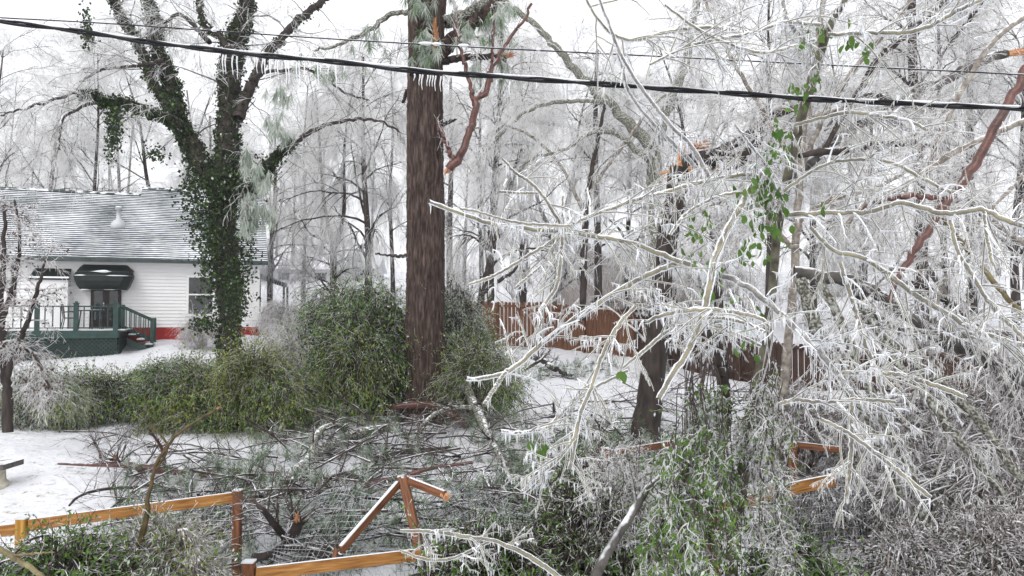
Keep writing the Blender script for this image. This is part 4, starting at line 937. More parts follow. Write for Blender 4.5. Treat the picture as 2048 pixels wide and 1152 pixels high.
bush('grey green bush tangled with bare iced twigs, below the ivy covered trunk', 345, 868, 200, 120, 6, 190, (3, 0, 1), .055, twiggy=.5)
bush('dark green bush directly in front of the deck lattice', 185, 852, 210, 95, 7, 190, (3, 0, 1), .05)
bush('olive bush at the left end of the row of bowed bushes', 70, 858, 190, 105, 8, 170, (3, 0, 1), .05, twiggy=.9)
bush('low snowy green bush between the deck stairs and the ivy covered trunk', 320, 785, 170, 60, 9, 130, (0, 0, 2), .06)
bush('purplish grey bare bush beside the foot of the ivy covered tree', 580, 800, 150, 140, 10, 150, (4, 4, 4), .02, twiggy=1)
bush('bare iced shrub against the right corner of the white house', 560, 690, 120, 90, 11, 110, (4, 4, 4), .02, twiggy=1, name='bare_shrub', cat='shrub')
bush('small bare iced shrub in front of the red foundation', 395, 700, 80, 65, 12, 80, (4, 4, 4), .02, twiggy=1, name='bare_shrub', cat='shrub')
for k_, (px, py, w, h, lb) in enumerate([(640, 640, 130, 70, 'iced scrub on the slope beyond the house corner'), (760, 640, 150, 80, 'iced scrub on the slope just left of the big pine trunk'), (930, 618, 110, 90, 'iced scrub over the left end of the board fence'),
        (1030, 612, 130, 80, 'iced scrub behind the left half of the reddish board fence'), (1130, 610, 120, 60, 'iced scrub behind the middle of the reddish board fence'), (1390, 640, 150, 110, 'iced scrub behind the snapped dark trunk'),
        (1500, 650, 160, 120, 'iced scrub behind the leaf hung stem'), (1650, 660, 190, 120, 'iced scrub behind the bent grey trunks'), (1960, 650, 190, 90, 'iced scrub behind the far right fence end'), (1800, 640, 150, 90, 'iced scrub around the foot of the thick dark trunk'), (1470, 606, 190, 80, 'iced scrub high on the slope above the snapped dark trunk'), (1700, 600, 220, 90, 'iced scrub high on the slope right of the leaf hung stem'), (1920, 600, 220, 90, 'iced scrub high on the slope behind the curved red limb')]):
    bush(lb, px, py, w, h, 20 + k_, 60, (4, 4, 4), .02, twiggy=1, name='frosted_scrub', cat='shrub', dens=.8)

# ------------------------------------------------------------ fallen branches and litter on the snow
def ground_path(pts, n=30, wig=.3):
    """traced on the ground: (px, py, radius px, height above ground)"""
    C = []
    for a_, b_, r_, h_ in pts:
        g = G(a_, b_, h_); C.append([*g, r_ * g[1] / F])
    Q = catmull(C, n); P, R = Q[:, :3], np.maximum(Q[:, 3], .002); R0 = R.max()
    P = P + np.stack([vnoise(P * 3 + 7 * a_, a_) for a_ in range(3)], -1) * wig * R0
    return P, R
fallen = [
 ('long reddish fallen branch pointing left over the open snow', 'bark_red', [[(118, 926, 2, .15), (180, 930, 3, .2), (240, 930, 6, .25), (300, 938, 8, .2), (370, 944, 8, .15), (470, 946, 7, .1), (560, 948, 5, .1)], [(240, 928, 5, .27), (233, 922, 5, .33), (230, 916, 4, .4)], [(200, 930, 3, .2), (200, 905, 2.5, .4), (188, 885, 2, .6)], [(330, 938, 4, .2), (324, 900, 3, .5), (300, 860, 2, .9)]], (1, 1, .07)),
 ('thick lichen spotted fallen limb rising to the right in the middle debris', 'bark_lichen', [[(520, 1000, 11, .2), (560, 965, 11, .2), (600, 935, 11, .25), (640, 900, 12, .3), (690, 878, 12, .3), (745, 858, 9, .3), (800, 850, 6, .3)], [(620, 925, 7, .25), (630, 880, 7, .5), (650, 855, 6, .6), (680, 852, 5, .5), (690, 870, 4, .3)], [(580, 950, 8, .2), (600, 990, 6, .1), (612, 1010, 4, .05)]], None),
 ('arched red limb lying across the foot of the big pine', 'bark_red', [[(770, 835, 4, .1), (785, 818, 6, .3), (815, 810, 7, .4), (850, 810, 7, .42), (885, 820, 7, .35), (915, 838, 7, .2), (935, 855, 6, .05)]], (0, 0, .06)),
 ('white dusted dead limb leaning right of the big pine foot', 'bark_lichen', [[(930, 770, 9, .9), (945, 800, 9, .6), (965, 840, 9, .5), (985, 885, 8, .3), (1010, 930, 7, .1)], [(955, 815, 5, .5), (900, 818, 5, .5), (860, 835, 4, .4), (830, 870, 3, .2)]], None),
 ('dark fallen limb lying left of the leaning fence post', 'bark_dark', [[(735, 932, 5, .05), (760, 915, 8, .1), (800, 906, 8, .1), (850, 900, 6, .1), (900, 895, 3, .1)]], None),
 ('torn fallen limb with an orange end, left of the leaning fence post', 'bark_dark', [[(645, 960, 6, .1), (680, 954, 7, .1), (720, 955, 6, .1), (760, 960, 4, .1)]], (0, 0, .1)),
 ('forked dark limb with a bright torn crotch behind the low front rail', 'bark_dark', [[(510, 1115, 8, .3), (545, 1105, 9, .35), (575, 1080, 9, .45), (592, 1060, 10, .6), (594, 1040, 8, .75)], [(575, 1080, 7, .45), (552, 1050, 7, .7), (525, 1020, 5, .9), (505, 1000, 3, 1)], [(570, 1095, 6, .4), (620, 1100, 6, .35), (680, 1115, 4, .3), (720, 1135, 3, .2)]], (0, 1, .12)),
 ('dark limb half buried right of the leaning fence post', 'bark_dark', [[(970, 1030, 4, .1), (1000, 1022, 7, .15), (1040, 1024, 8, .15), (1070, 1035, 6, .05)], [(960, 1010, 3, .1), (1000, 1004, 4, .15), (1060, 1000, 3, .2)]], None),
 ('thin reddish limb rising behind the leaning fence post', 'bark_red', [[(690, 985, 5, .1), (740, 968, 5, .15), (800, 955, 5, .2), (870, 935, 4, .3), (945, 924, 3, .35)]], None),
 ('dark limb fallen on the snow near the reddish board fence', 'bark_dark', [[(1060, 712, 4, .3), (1085, 722, 6, .3), (1110, 738, 6, .2), (1140, 752, 5, .1)], [(1050, 740, 3, .2), (1080, 720, 3, .4), (1100, 700, 2, .5)]], None),
 ('crooked thin fallen limb near the lower left fence rail', 'bark_dark', [[(138, 1012, 2, .05), (160, 992, 3, .2), (210, 978, 3, .2), (270, 975, 3, .2), (330, 965, 3, .2)]], None),
 ('slender fallen limb behind the second fence post', 'bark_red', [[(380, 1000, 3, .1), (440, 998, 4, .2), (520, 1002, 5, .2), (580, 1010, 5, .1), (640, 1006, 4, .1)]], None),
]
for lb, mt, lim, torn in fallen:
    LL = [ground_path(p_) for p_ in lim]; t = thing('fallen_branch', lb, 'branch', LL[0][0][len(LL[0][0]) // 2], 'branches fallen on the snow')
    for k_, (P_, R_) in enumerate(LL):
        mb = MB(); bark_tube(mb, P_, R_, 12, .13, 2, 6, seed=k_); ob = mb.build('main_branch' if k_ == 0 else 'side_branch', M[mt], t)
        if torn and torn[0] == k_:
            a_, b__ = (P_[0], P_[2]) if torn[1] == 0 else (P_[-1], P_[-3]); b_ = MB(); splinters(b_, a_, a_ - b__, R_[0 if torn[1] == 0 else -1] * .9, torn[2], 12); b_.build('torn_end', M['wood_torn'], ob)
    P, R = stack(LL); tw = twigset(P, R, [dict(k=12, L=.8, ang=.8, npts=7, droop=.03, wig=.16, rf=.3, rmin=.004, up=.25), dict(k=4, L=.35, npts=5, rmin=.003, ang=.8)])
    mb = MB(); [add_tubes(mb, *s__, 4) for s__ in tw]; mb.build('twigs', M['twig_dark'], t)
# prototypes: pine boughs with needles, and bare sticks
def bough(seed, L=1.6, nd=1, iced=.5, bm='bark_dark'):
    t = thing('pine_bough', 'grey green iced pine bough lying among the fallen debris on the snow', 'branch', (0, 0, 0), 'pine boughs scattered on the snow')
    P = catmull([[-L / 2, 0, .06], [-L * .1, rng.normal() * .12, .14], [L * .3, rng.normal() * .2, .10], [L / 2, rng.normal() * .3, .05]], 16); R = np.linspace(.018, .005, 16)
    a = grow(P[None], R[None], 9, .6, .8, 7, .02, .1, .6, .1, 1, .004, .01, .15); b = grow(*a, k=3, L=.3, ang=.7, npts=5, rf=.7, rmin=.003, up=.1)
    for q_ in (a, b): q_[0][:, :, 2] = np.maximum(q_[0][:, :, 2], .015)
    mb = MB(); add_tubes(mb, P, R, 6); add_tubes(mb, *a, 4); add_tubes(mb, *b, 4); mb.build('stem', M[bm], t)
    if nd:
        tp = np.concatenate([a[0][:, -1], b[0][:, -1], b[0][:, 2]]); dd = nrm(np.concatenate([a[0][:, -1] - a[0][:, -2], b[0][:, -1] - b[0][:, -2], b[0][:, 2] - b[0][:, 1]]) + [0, 0, .15])
        k = rng.uniform(size=len(tp)) < iced; mb = MB()
        if (~k).any(): needles(mb, tp[~k], dd[~k], 20, .15, .0024, 0, .4, .35)
        if k.any(): needles(mb, tp[k], dd[k], 20, .15, .0036, 1, .4, .35)
        for f in range(len(mb.V)): mb.V[f][:, 2] = np.maximum(mb.V[f][:, 2], .008)
        mb.build('needles', [M['needle'], M['needle_iced']], t)
    return t
def scatter(protos, spots, hz=0.0, tilt=.12):
    for k_, (px, py) in enumerate(spots):
        g = G(px, py); g[2] += rng.uniform(0, hz); pr = protos[k_ % len(protos)]; rz = rng.uniform(0, 6.28); sc = rng.uniform(.7, 1.25)
        if k_ < len(protos): r = pr; r.location = g; r.rotation_euler = (0, 0, rz); r.scale = (sc,) * 3
        else: r = dup(pr, g, rz, sc)
        r.rotation_euler = (rng.normal() * tilt, rng.normal() * tilt, rz)
def region(n, poly):
    out = []
    while len(out) < n:
        x_, y_ = rng.uniform(0, 2048), rng.uniform(640, 1152)
        for (xa, ya, xb, yb) in poly:
            if xa < x_ < xb and ya < y_ < yb: out.append((x_, y_)); break
    return out
protos = [bough(k, 1.5 + .2 * k, iced=.45) for k in range(5)]
scatter(protos, region(88, [(300, 945, 640, 1130), (440, 900, 1250, 1150), (620, 870, 1250, 1000), (180, 1010, 500, 1120), (940, 860, 1350, 1000)]), .12)
scatter([protos[0]], [(0, 0)][:0])
for k_, (x_, y_) in enumerate([(1120, 745), (1160, 735), (1100, 760), (1190, 748), (1210, 735), (1140, 760), (1235, 760), (1050, 700), (1085, 760)]):
    dup(protos[k_ % 5], G(x_, y_), k_ * 1.3, .9)
for o in [o for o in bpy.data.objects if o.name.startswith('pine_bough') and o.parent is None][-9:]:
    o["label"] = 'iced pine bough on the open snow between the pine and the reddish board fence'; o["group"] = 'pine boughs near the board fence'
sticks = []
for k in range(3):
    s_ = bough(40 + k, 1.8, 0, bm='twig_dark'); s_.name = 'bare_stick'; s_["label"] = 'bare dark fallen stick with side twigs among the debris on the snow'; s_["category"] = 'stick'; s_["group"] = 'bare sticks scattered on the snow'; sticks.append(s_)
scatter(sticks, region(240, [(200, 900, 640, 1100), (440, 860, 1250, 1150), (620, 840, 1250, 1000), (1150, 800, 1600, 1100)]), .3, .3)
# fine litter: needles, twiglets, grass blades poking through the snow
n = 26000
gx = rng.uniform(-9, 12, n); gy = rng.uniform(8.5, 30, n)
dn = 1.0 * np.exp(-((gx + 0.5) / 4.2) ** 2 - ((gy - 11.5) / 3.5) ** 2) + .06 + .25 * np.exp(-((gx - 3) / 2.5) ** 2 - ((gy - 21) / 4) ** 2); k = (rng.uniform(size=n) < dn) & (vnoise(np.stack([gx, gy, 0 * gx], -1) * .9) > -.25)
c = np.stack([gx[k], gy[k], ground_h(gx[k], gy[k]) + .02], -1); D = nrm(np.stack([rng.normal(size=k.sum()), rng.normal(size=k.sum()), .25 * rng.uniform(size=k.sum())], -1)); l_ = rng.uniform(.05, .28, k.sum())[:, None]
P = np.stack([c, c + D * l_ * .5, c + D * l_ + [0, 0, -.01]], 1); mb = MB(); r3 = np.tile([.004, .003, .002], (len(c), 1)); z3 = rng.uniform(size=len(c)); 
for q_, (lo, hi) in enumerate(((0, .45), (.45, .75), (.75, 1))): s3 = (z3 >= lo) & (z3 < hi); add_tubes(mb, P[s3], r3[s3], 3, q_)
tag(mb.build('twig_litter', [M['twig_dark'], M['needle'], M['twig_near']]), kind='stuff')
# dark stake and stone block
g = G(1108, 838); t = thing('stake', 'short black stake standing upright in the snow right of the big pine', 'stake', g)
mb = MB(); add_tubes(mb, [g - [0, 0, .1], g + [0, 0, .38]], [.035, .032], 8, cap=True); mb.build('pole', M['iron'], t); mb = MB(); add_tubes(mb, [g + [0, 0, .381], g + [0, 0, .40]], [.036, .02], 8, cap=True); mb.build('ice_cap', M['ice_white'], t)
g = G(-8, 972); t = thing('stone_pedestal', 'pale stone pedestal with a flat slab on top, cut by the left edge', 'pedestal', g)
mb = MB(); add_tubes(mb, g + np.array([[0, 0, -.1], [0, 0, .05], [0, 0, .1], [0, 0, .28]]), [.16, .17, .13, .12], 12, cap=True); mb.build('base', M['stone'], t)
mb = MB(); box(mb, g + [-.26, -.24, .281], g + [.26, .24, .36]); mb.build('slab', M['bark_grey'], t, smooth=False)

# ------------------------------------------------------------ amber wood and wire fence, broken in the middle
wf = thing('wire_fence', 'amber wood rail fence with iced wire mesh, broken in the middle', 'fence', [W(475, 1000, 9.2)[0], 9.2, ground_h(-3.3, 9.2)])
def beam(name, p0, p1, w, h, m, ice=True, torn=None, up=(0, 0, 1)):
    p0 = np.asarray(p0, float); p1 = np.asarray(p1, float); ax = nrm(p1 - p0); L = np.linalg.norm(p1 - p0)
    sdv = np.cross(np.asarray(up, float), ax); sdv = nrm(sdv) if np.linalg.norm(sdv) > .1 else np.array([0, 1.0, 0]); nv = np.cross(ax, sdv)
    b_ = MB(); bv = min(w, h) * .1; nx_ = 14; xs_ = np.linspace(0, L, nx_)
    ring = [(-w / 2 + bv, -h / 2), (w / 2 - bv, -h / 2), (w / 2, -h / 2 + bv), (w / 2, h / 2 - bv), (w / 2 - bv, h / 2), (-w / 2 + bv, h / 2), (-w / 2, h / 2 - bv), (-w / 2, -h / 2 + bv)]
    V = np.array([[x_, y_, z_] for x_ in xs_ for y_, z_ in ring]); V[:, 1:] *= (1 + .03 * vnoise(V * 5))[:, None]
    Fq = [[i_ * 8 + k_, i_ * 8 + (k_ + 1) % 8, (i_ + 1) * 8 + (k_ + 1) % 8, (i_ + 1) * 8 + k_] for i_ in range(nx_ - 1) for k_ in range(8)]
    b_.add(V, Fq); b_.F.append((np.array([list(range(8))]), 0)); b_.F.append((np.array([[(nx_ - 1) * 8 + k_ for k_ in range(8)][::-1]]), 0))
    o_ = b_.build(name, m, None, smooth=False)
    mw = Matrix(((ax[0], sdv[0], nv[0], p0[0] - wf.location[0]), (ax[1], sdv[1], nv[1], p0[1] - wf.location[1]), (ax[2], sdv[2], nv[2], p0[2] - wf.location[2]), (0, 0, 0, 1)))
    o_.parent = wf; o_.matrix_parent_inverse = Matrix.Identity(4); o_.matrix_basis = mw
    if ice and abs(ax[2]) < .9:
        b_ = MB(); xs2 = np.linspace(.01, L - .01, 40); P_ = np.stack([xs2, 0 * xs2, 0 * xs2 + h / 2 + .004], -1); V, Fq = tubes(P_[None], (np.full(40, w * .47) * (1 + .15 * vnoise(P_ * 9)))[None], 8); V[:, 2] = h / 2 + .001 + np.maximum(V[:, 2] - h / 2 - .002, 0) * .25; b_.add(V, Fq)
        i_ = b_.build('ice_crust', M['ice_white'], None); i_.parent = o_
    if torn:
        b_ = MB(); e = np.array([L, 0, 0]); splinters(b_, e + [-.01, 0, -h * .1], (1, 0, -.15), h * .42, torn, 16); i_ = b_.build('torn_end', M['wood_torn'], None); i_.parent = o_
    return o_
def fpost(px, py, d, w, m, lean=(0, 0), cap=True, ln=1.25):
    tp = W(px, py, d); bt = tp - np.array([lean[0], lean[1], ln]); o_ = beam('post', bt, tp, w, w, m, ice=False, up=(0, 1, 0))
    if cap:
        L = np.linalg.norm(tp - bt); b_ = MB(); box(b_, (L + .001, -w * .52, -w * .52), (L + .014, w * .52, w * .52)); i_ = b_.build('ice_crust', M['ice_white'], None, smooth=False); i_.parent = o_
    return tp
DA, DB = 8.3, 9.0
fpost(45, 1037, DA, .105, M['post_yellow']); fpost(475, 981, DB, .092, M['post_wood'])
beam('rail', W(-60, 1068, DA - .2), W(34, 1058, DA), .045, .11, M['rail_wood']); beam('rail', W(57, 1050, DA), W(466, 995, DB), .045, .115, M['rail_wood'])
DC = 7.6
fpost(498, 1124, DC, .11, M['post_wood']); beam('rail', W(511, 1148, DC), W(905, 1101, DC + 1.0), .045, .12, M['rail_wood'])
dl = 9.0
tp = W(806, 954, dl); beam('post', W(838, 1095, dl - .35), tp, .10, .10, M['post_wood'], ice=False, up=(0, 1, 0))
b_ = MB(); add_tubes(b_, [tp + [0, 0, 0.0], tp + [0, 0, .02]], [.072, .06], 4, cap=True); b_.build('ice_crust', M['ice_white'], wf, smooth=False)
beam('broken_rail', W(797, 968, dl - .06), W(682, 1100, dl - .9), .05, .085, M['post_wood'])
beam('broken_rail', W(818, 962, dl - .06), W(890, 990, dl - .4), .05, .085, M['post_wood'], torn=.10)
beam('broken_rail', W(672, 1100, dl - .8), W(668, 1122, dl - .9), .045, .06, M['post_wood'], ice=False)
fpost(1210, 897, 10.5, .10, M['post_wood']); beam('rail', W(1222, 907, 10.5), W(1352, 886, 11.5), .045, .09, M['post_wood'])
fpost(1424, 1012, 8.0, .115, M['post_wood'], lean=(-.03, 0)); beam('rail', W(1378, 1028, 8.0), W(1508, 999, 8.3), .045, .12, M['rail_wood']); beam('rail', W(1520, 990, 8.3), W(1668, 960, 8.6), .045, .13, M['rail_wood'])
fpost(1585, 884, 11.4, .11, M['post_wood']); fpost(1204, 985, 9.2, .1, M['post_wood'], lean=(.02, 0), cap=False)
beam('rail', W(1595, 890, 11.4), W(1680, 900, 11.0), .045, .09, M['post_wood'])
def mesh_panel(c00, c10, c11, c01, nx_, nz_, sag=.0, seed=0, r=.0026, nm='wire_mesh'):
    """corners: top-left, top-right, bottom-right, bottom-left"""
    c = [np.asarray(q_, float) for q_ in (c00, c10, c11, c01)]; b_ = MB(); m_ = 30
    f = lambda u, v: (c[0] * ((1 - u) * (1 - v))[:, None] + c[1] * (u * (1 - v))[:, None] + c[2] * (u * v)[:, None] + c[3] * ((1 - u) * v)[:, None])
    def dis(P_, u, v): 
        if sag: P_ = P_ + np.stack([vnoise(np.stack([u * 3 + a_ * 9, v * 2, 0 * u + seed], -1), a_) for a_ in range(3)], -1) * sag
        return P_
    s1 = np.linspace(0, 1, m_)
    A = np.stack([dis(f(s1, 0 * s1 + v), s1, 0 * s1 + v) for v in np.linspace(0, 1, nz_)]); add_tubes(b_, A, np.full(A.shape[:2], r * 1.25), 4)
    A = np.stack([dis(f(0 * s1 + u, s1), 0 * s1 + u, s1) for u in np.linspace(0, 1, nx_)]); add_tubes(b_, A, np.full(A.shape[:2], r * .8), 4)
    b_.build(nm, M['wire'], wf)
mesh_panel(W(-60, 1080, DA - .2), W(38, 1070, DA), W(38, 1260, DA), W(-60, 1270, DA - .2), 12, 14)
mesh_panel(W(57, 1062, DA), W(467, 1006, DB), W(467, 1190, DB), W(57, 1260, DA), 48, 14)
mesh_panel(W(511, 1162, DC), W(905, 1114, DC + 1), W(905, 1260, DC + 1), W(511, 1300, DC), 46, 10)
mesh_panel(W(484, 1000, DB), W(790, 985, dl + .1), W(690, 1130, dl - .6), W(484, 1150, DB), 34, 13, .18, 3)
mesh_panel(W(815, 985, dl), W(1190, 1010, 9.6), W(1120, 1080, 8.8), W(850, 1100, dl - .4), 46, 10, .22, 5)
mesh_panel(W(1440, 1000, 8.05), W(1662, 975, 8.6), W(1690, 1200, 8.6), W(1440, 1220, 8.0), 40, 14)
mesh_panel(W(1222, 915, 10.5), W(1352, 896, 11.5), W(1352, 1050, 11.5), W(1222, 1060, 10.5), 22, 12)
mesh_panel(W(1662, 975, 8.6), W(1760, 985, 9.6), W(1790, 1180, 9.6), W(1690, 1200, 8.6), 14, 14, .05)
mesh_panel(W(1300, 1040, 7.9), W(1415, 1020, 8.0), W(1415, 1200, 8.0), W(1300, 1200, 7.9), 18, 12)

# ------------------------------------------------------------ overhead cable and wire with ice
def cable_thing(name, label, pts, d0, d1, r, icer, twist):
    P, _ = limb([(a_, b_, 1) for a_, b_ in pts], d0, d1, n=400); t = thing(name, label, 'cable', P[200]); s_ = np.concatenate([[0], np.cumsum(np.linalg.norm(np.diff(P, axis=0), axis=1))])
    if twist:
        for k_ in range(2):
            ph = s_ / .95 * 2 * np.pi + k_ * np.pi; off = np.stack([0 * ph, np.cos(ph), np.sin(ph)], -1) * r * .62
            mb = MB(); add_tubes(mb, P + off, np.full(400, r * (.72 if k_ else .55)), 8); mb.build('strand', M['cable'], t)
        ph = s_ / .95 * 2 * np.pi; off = np.stack([0 * ph, -.35 * np.cos(ph), .62 + .3 * np.abs(np.sin(ph * .5 + .6))], -1) * r
    else:
        mb = MB(); add_tubes(mb, P, np.full(400, r), 6); mb.build('strand', M['cable'], t); off = np.array([0, 0, r * .7])
    q = np.stack([s_ * 3, 0 * s_, 0 * s_], -1); mb = MB(); add_tubes(mb, P + off, icer * (.8 + .35 * vnoise(q) + .2 * vnoise(q * 4.1, 2)), 8); mb.build('ice_crust', M['ice_white'], t)
    return t, P
cb, CP = cable_thing('power_cable', 'thick twisted black overhead cable with white ice on top, crossing the whole view', [(-30, 38), (150, 62), (300, 84), (450, 103), (650, 122), (850, 143), (1050, 157), (1250, 172), (1450, 186), (1700, 202), (2078, 219)], 5.6, 5.2, .0165, .0105, True)
wr, WP = cable_thing('thin_wire', 'thin dark overhead wire running above the thick cable', [(-30, 34), (200, 46), (430, 62), (700, 80), (1000, 97), (1300, 112), (1600, 127), (2078, 151)], 6.6, 6.2, .0055, .004, False)
cx = [(p_ - 0) for p_ in (398, 406, 418, 428, 445, 452, 466, 474, 493, 497, 501, 508, 517, 524, 531, 540, 549, 556, 571, 578, 592, 601, 612, 618, 634, 640, 655, 671, 690, 830, 838, 846, 853, 862, 868, 871, 880, 886, 899, 990, 1020, 1075, 1130, 1205, 1300, 1370, 1480, 1540, 1690, 1850)]
def px_of(P): v = P - np.array([0, 0, CAMZ]); return CX + F * (v @ RT) / (v @ fw)
cpx = px_of(CP); proto_ic = []
for k_ in range(5):
    L_ = .05 + .03 * k_; mb = MB(); z_ = np.linspace(0, 1, 7); add_tubes(mb, np.stack([.004 * np.sin(z_ * 5 + k_), .003 * np.cos(z_ * 4), -z_ * L_], -1), (.0065 * (1 - z_ * .8)) * (1 + .2 * np.sin(z_ * 17)), 6, cap=True); proto_ic.append(mb)
base_l = Vector(cb.location); first = {}
for x_ in cx:
    i_ = int(np.argmin(abs(cpx - x_))); k_ = int(rng.integers(0, 5 if x_ < 700 else 3)); pos = CP[i_] - [0, 0, .024]
    if k_ not in first: o_ = proto_ic[k_].build('icicle', M['ice_white']); first[k_] = o_
    else: o_ = first[k_].copy(); COL.objects.link(o_)
    o_.parent = cb; o_.location = Vector([float(c_) for c_ in pos]) - base_l
wpx = px_of(WP)
for x_, wd in ((852, 16), (873, 10), (925, 12), (430, 8), (1075, 5), (1530, 4)):
    i_ = int(np.argmin(abs(wpx - x_))); w_ = wd * 6.4 / F; c = WP[i_]; s5 = np.linspace(-1, 1, 9); mb = MB(); add_tubes(mb, np.stack([c[0] + s5 * w_, c[1] + 0 * s5, c[2] + .008 - s5 * w_ * .05], -1), .016 * np.sqrt(np.maximum(1 - s5 ** 2, .02)), 8, cap=True); mb.build('ice_lump', M['ice_white'], wr)

# ------------------------------------------------------------ curved red limb, broken limbs and bent grey trees at the right
NT = [dict(k=10, L=.9, ang=.8, npts=8, droop=.06, wig=.13, rf=.22, rmin=.006, rmax=.02), dict(k=6, L=.5, ang=.8, npts=6, droop=.12, rf=.6, rmin=.005), dict(k=5, L=.22, ang=.8, npts=4, droop=.2, rf=.8, rmin=.004)]
traced_tree('curved_limb', 'smooth dark red limb curving down from the right edge with a torn orange top', 'branch',
    [([(2052, 138, 13), (2030, 180, 14), (2005, 225, 15), (1978, 280, 14), (1945, 335, 15), (1905, 390, 14), (1875, 430, 12), (1848, 478, 12), (1820, 520, 11), (1795, 562, 9), (1780, 600, 7)], (0, 0)),
     ([(1900, 396, 11), (1870, 396, 9), (1835, 391, 8), (1795, 394, 8), (1765, 400, 7), (1735, 412, 5), (1700, 430, 3)], (0, .4))], 'bark_red', [dict(k=6, L=.5, ang=.8, npts=6, droop=.05, rf=.2, rmin=.004), dict(k=4, L=.25, npts=4, rmin=.003)], 'twig_near', 6.6, W(1800, 590, 6.6), part='limb', torn=((0, 0, .2),), rs=.62)
traced_tree('broken_limb', 'long dark limb ending in a splayed orange break near the upper right corner', 'branch',
    [([(2012, 106, 8), (1975, 118, 9), (1930, 138, 10), (1880, 165, 10), (1835, 180, 11), (1790, 212, 11), (1735, 242, 10), (1690, 268, 9), (1645, 305, 9), (1600, 345, 9), (1560, 385, 9)], (0, 0)), ([(1790, 208, 7), (1740, 190, 5), (1690, 215, 4), (1650, 260, 3)], (.1, .3)), ([(1745, 238, 9), (1790, 240, 5), (1830, 268, 4), (1900, 262, 2)], (-.1, -.5))],
    'bark_grey', NT, 'twig_near', 12, W(1560, 400, 12), torn=((0, 0, .35),))
traced_tree('broken_limb', 'straight dark limb with a small orange knot, right of the leaf hung stem', 'branch',
    [([(1600, 310, 5), (1650, 304, 8), (1690, 302, 8), (1735, 292, 7), (1780, 288, 6), (1840, 290, 4), (1900, 300, 3)], (0, .5)), ([(1650, 300, 5), (1675, 250, 5), (1720, 180, 6), (1755, 120, 6), (1800, 80, 6), (1850, 45, 6), (1900, -15, 6)], (.3, 1.2)), ([(1900, 85, 4), (1930, 50, 4), (1960, 10, 4), (1975, -20, 4)], (1, 1.2))],
    'bark_dark', NT, 'twig_near', 11, W(1600, 320, 11))
traced_tree('bent_tree', 'pale grey tree bent right over, its limbs fanning down to the lower right corner', 'tree',
    [([(1590, 545, 12), (1640, 552, 13), (1700, 562, 13), (1760, 590, 12), (1830, 640, 12), (1900, 690, 11), (1980, 730, 10), (2070, 760, 9)], (0, -.5), 'bark_grey'), ([(1700, 565, 9), (1745, 620, 9), (1800, 660, 9), (1870, 670, 11), (1930, 690, 11), (1990, 720, 10), (2080, 790, 9)], (-.3, -.7), 'bark_grey'),
     ([(1740, 640, 9), (1790, 690, 10), (1850, 740, 10), (1920, 800, 10), (1980, 870, 9), (2030, 940, 8), (2080, 1000, 7)], (-.5, -1.), 'bark_lichen'), ([(1640, 560, 9), (1680, 640, 9), (1720, 740, 9), (1770, 840, 9), (1815, 930, 8), (1850, 1040, 8), (1880, 1160, 7)], (-.5, -1.2), 'bark_lichen'),
     ([(1720, 600, 8), (1755, 660, 8), (1790, 720, 8), (1850, 790, 8), (1900, 860, 8), (1950, 920, 7), (2010, 990, 6)], (-.6, -1.3), 'bark_lichen'), ([(1600, 560, 12), (1622, 620, 13), (1650, 690, 12), (1690, 760, 10), (1740, 850, 9), (1780, 920, 8), (1800, 1010, 7)], (-.3, -.7), 'bark_lichen'),
     ([(1780, 560, 6), (1850, 575, 6), (1900, 610, 6), (1960, 660, 6), (2040, 668, 7)], (-.3, -.6), 'bark_dark'), ([(1830, 500, 5), (1900, 600, 6), (1990, 740, 6), (2060, 850, 6)], (.4, 0), 'bark_grey'),
     ([(1860, 640, 6), (1930, 670, 7), (1990, 664, 6), (2035, 672, 5)], (-.8, -1.), 'bark_grey')],
    'bark_grey', [dict(k=9, L=.7, ang=.9, npts=8, droop=.05, wig=.18, rf=.3, rmin=.006, rmax=.014), dict(k=6, L=.4, ang=.9, npts=6, droop=.08, wig=.18, rf=.6, rmin=.005), dict(k=4, L=.2, ang=.8, npts=4, droop=.3, rf=.9, rmin=.0045)], 'twig_near', 8.9, G(1600, 900), torn=((8, 1, .14), (6, 1, .14)), amp=.06, rs=.95)
traced_tree('arching_tree', 'slender iced tree leaning in from the right edge with grey arching limbs', 'tree',
    [([(2075, 230, 6), (2000, 262, 6), (1950, 285, 6), (1900, 310, 6), (1850, 345, 6), (1800, 375, 5), (1740, 400, 5), (1690, 450, 4)], (0, .3), 'branch_grey'), ([(2080, 500, 6), (2020, 470, 6), (1960, 425, 6), (1900, 420, 6), (1860, 425, 5)], (0, -.2), 'branch_grey'),
     ([(2075, 660, 5), (2010, 590, 5), (1960, 530, 5), (1920, 480, 4), (1890, 440, 4), (1875, 400, 3)], (-.3, -.2), 'branch_olive'), ([(2070, 20, 5), (1990, 80, 5), (1930, 170, 5), (1890, 250, 4), (1860, 330, 4)], (.8, .6), 'branch_grey'),
     ([(2060, 330, 4), (2020, 380, 4), (1960, 440, 4), (1900, 540, 3), (1870, 620, 3)], (.5, .2), 'branch_grey')], 'branch_grey', NT, 'twig_near', 7.6, W(2075, 500, 7.6), part='limb', amp=.04)
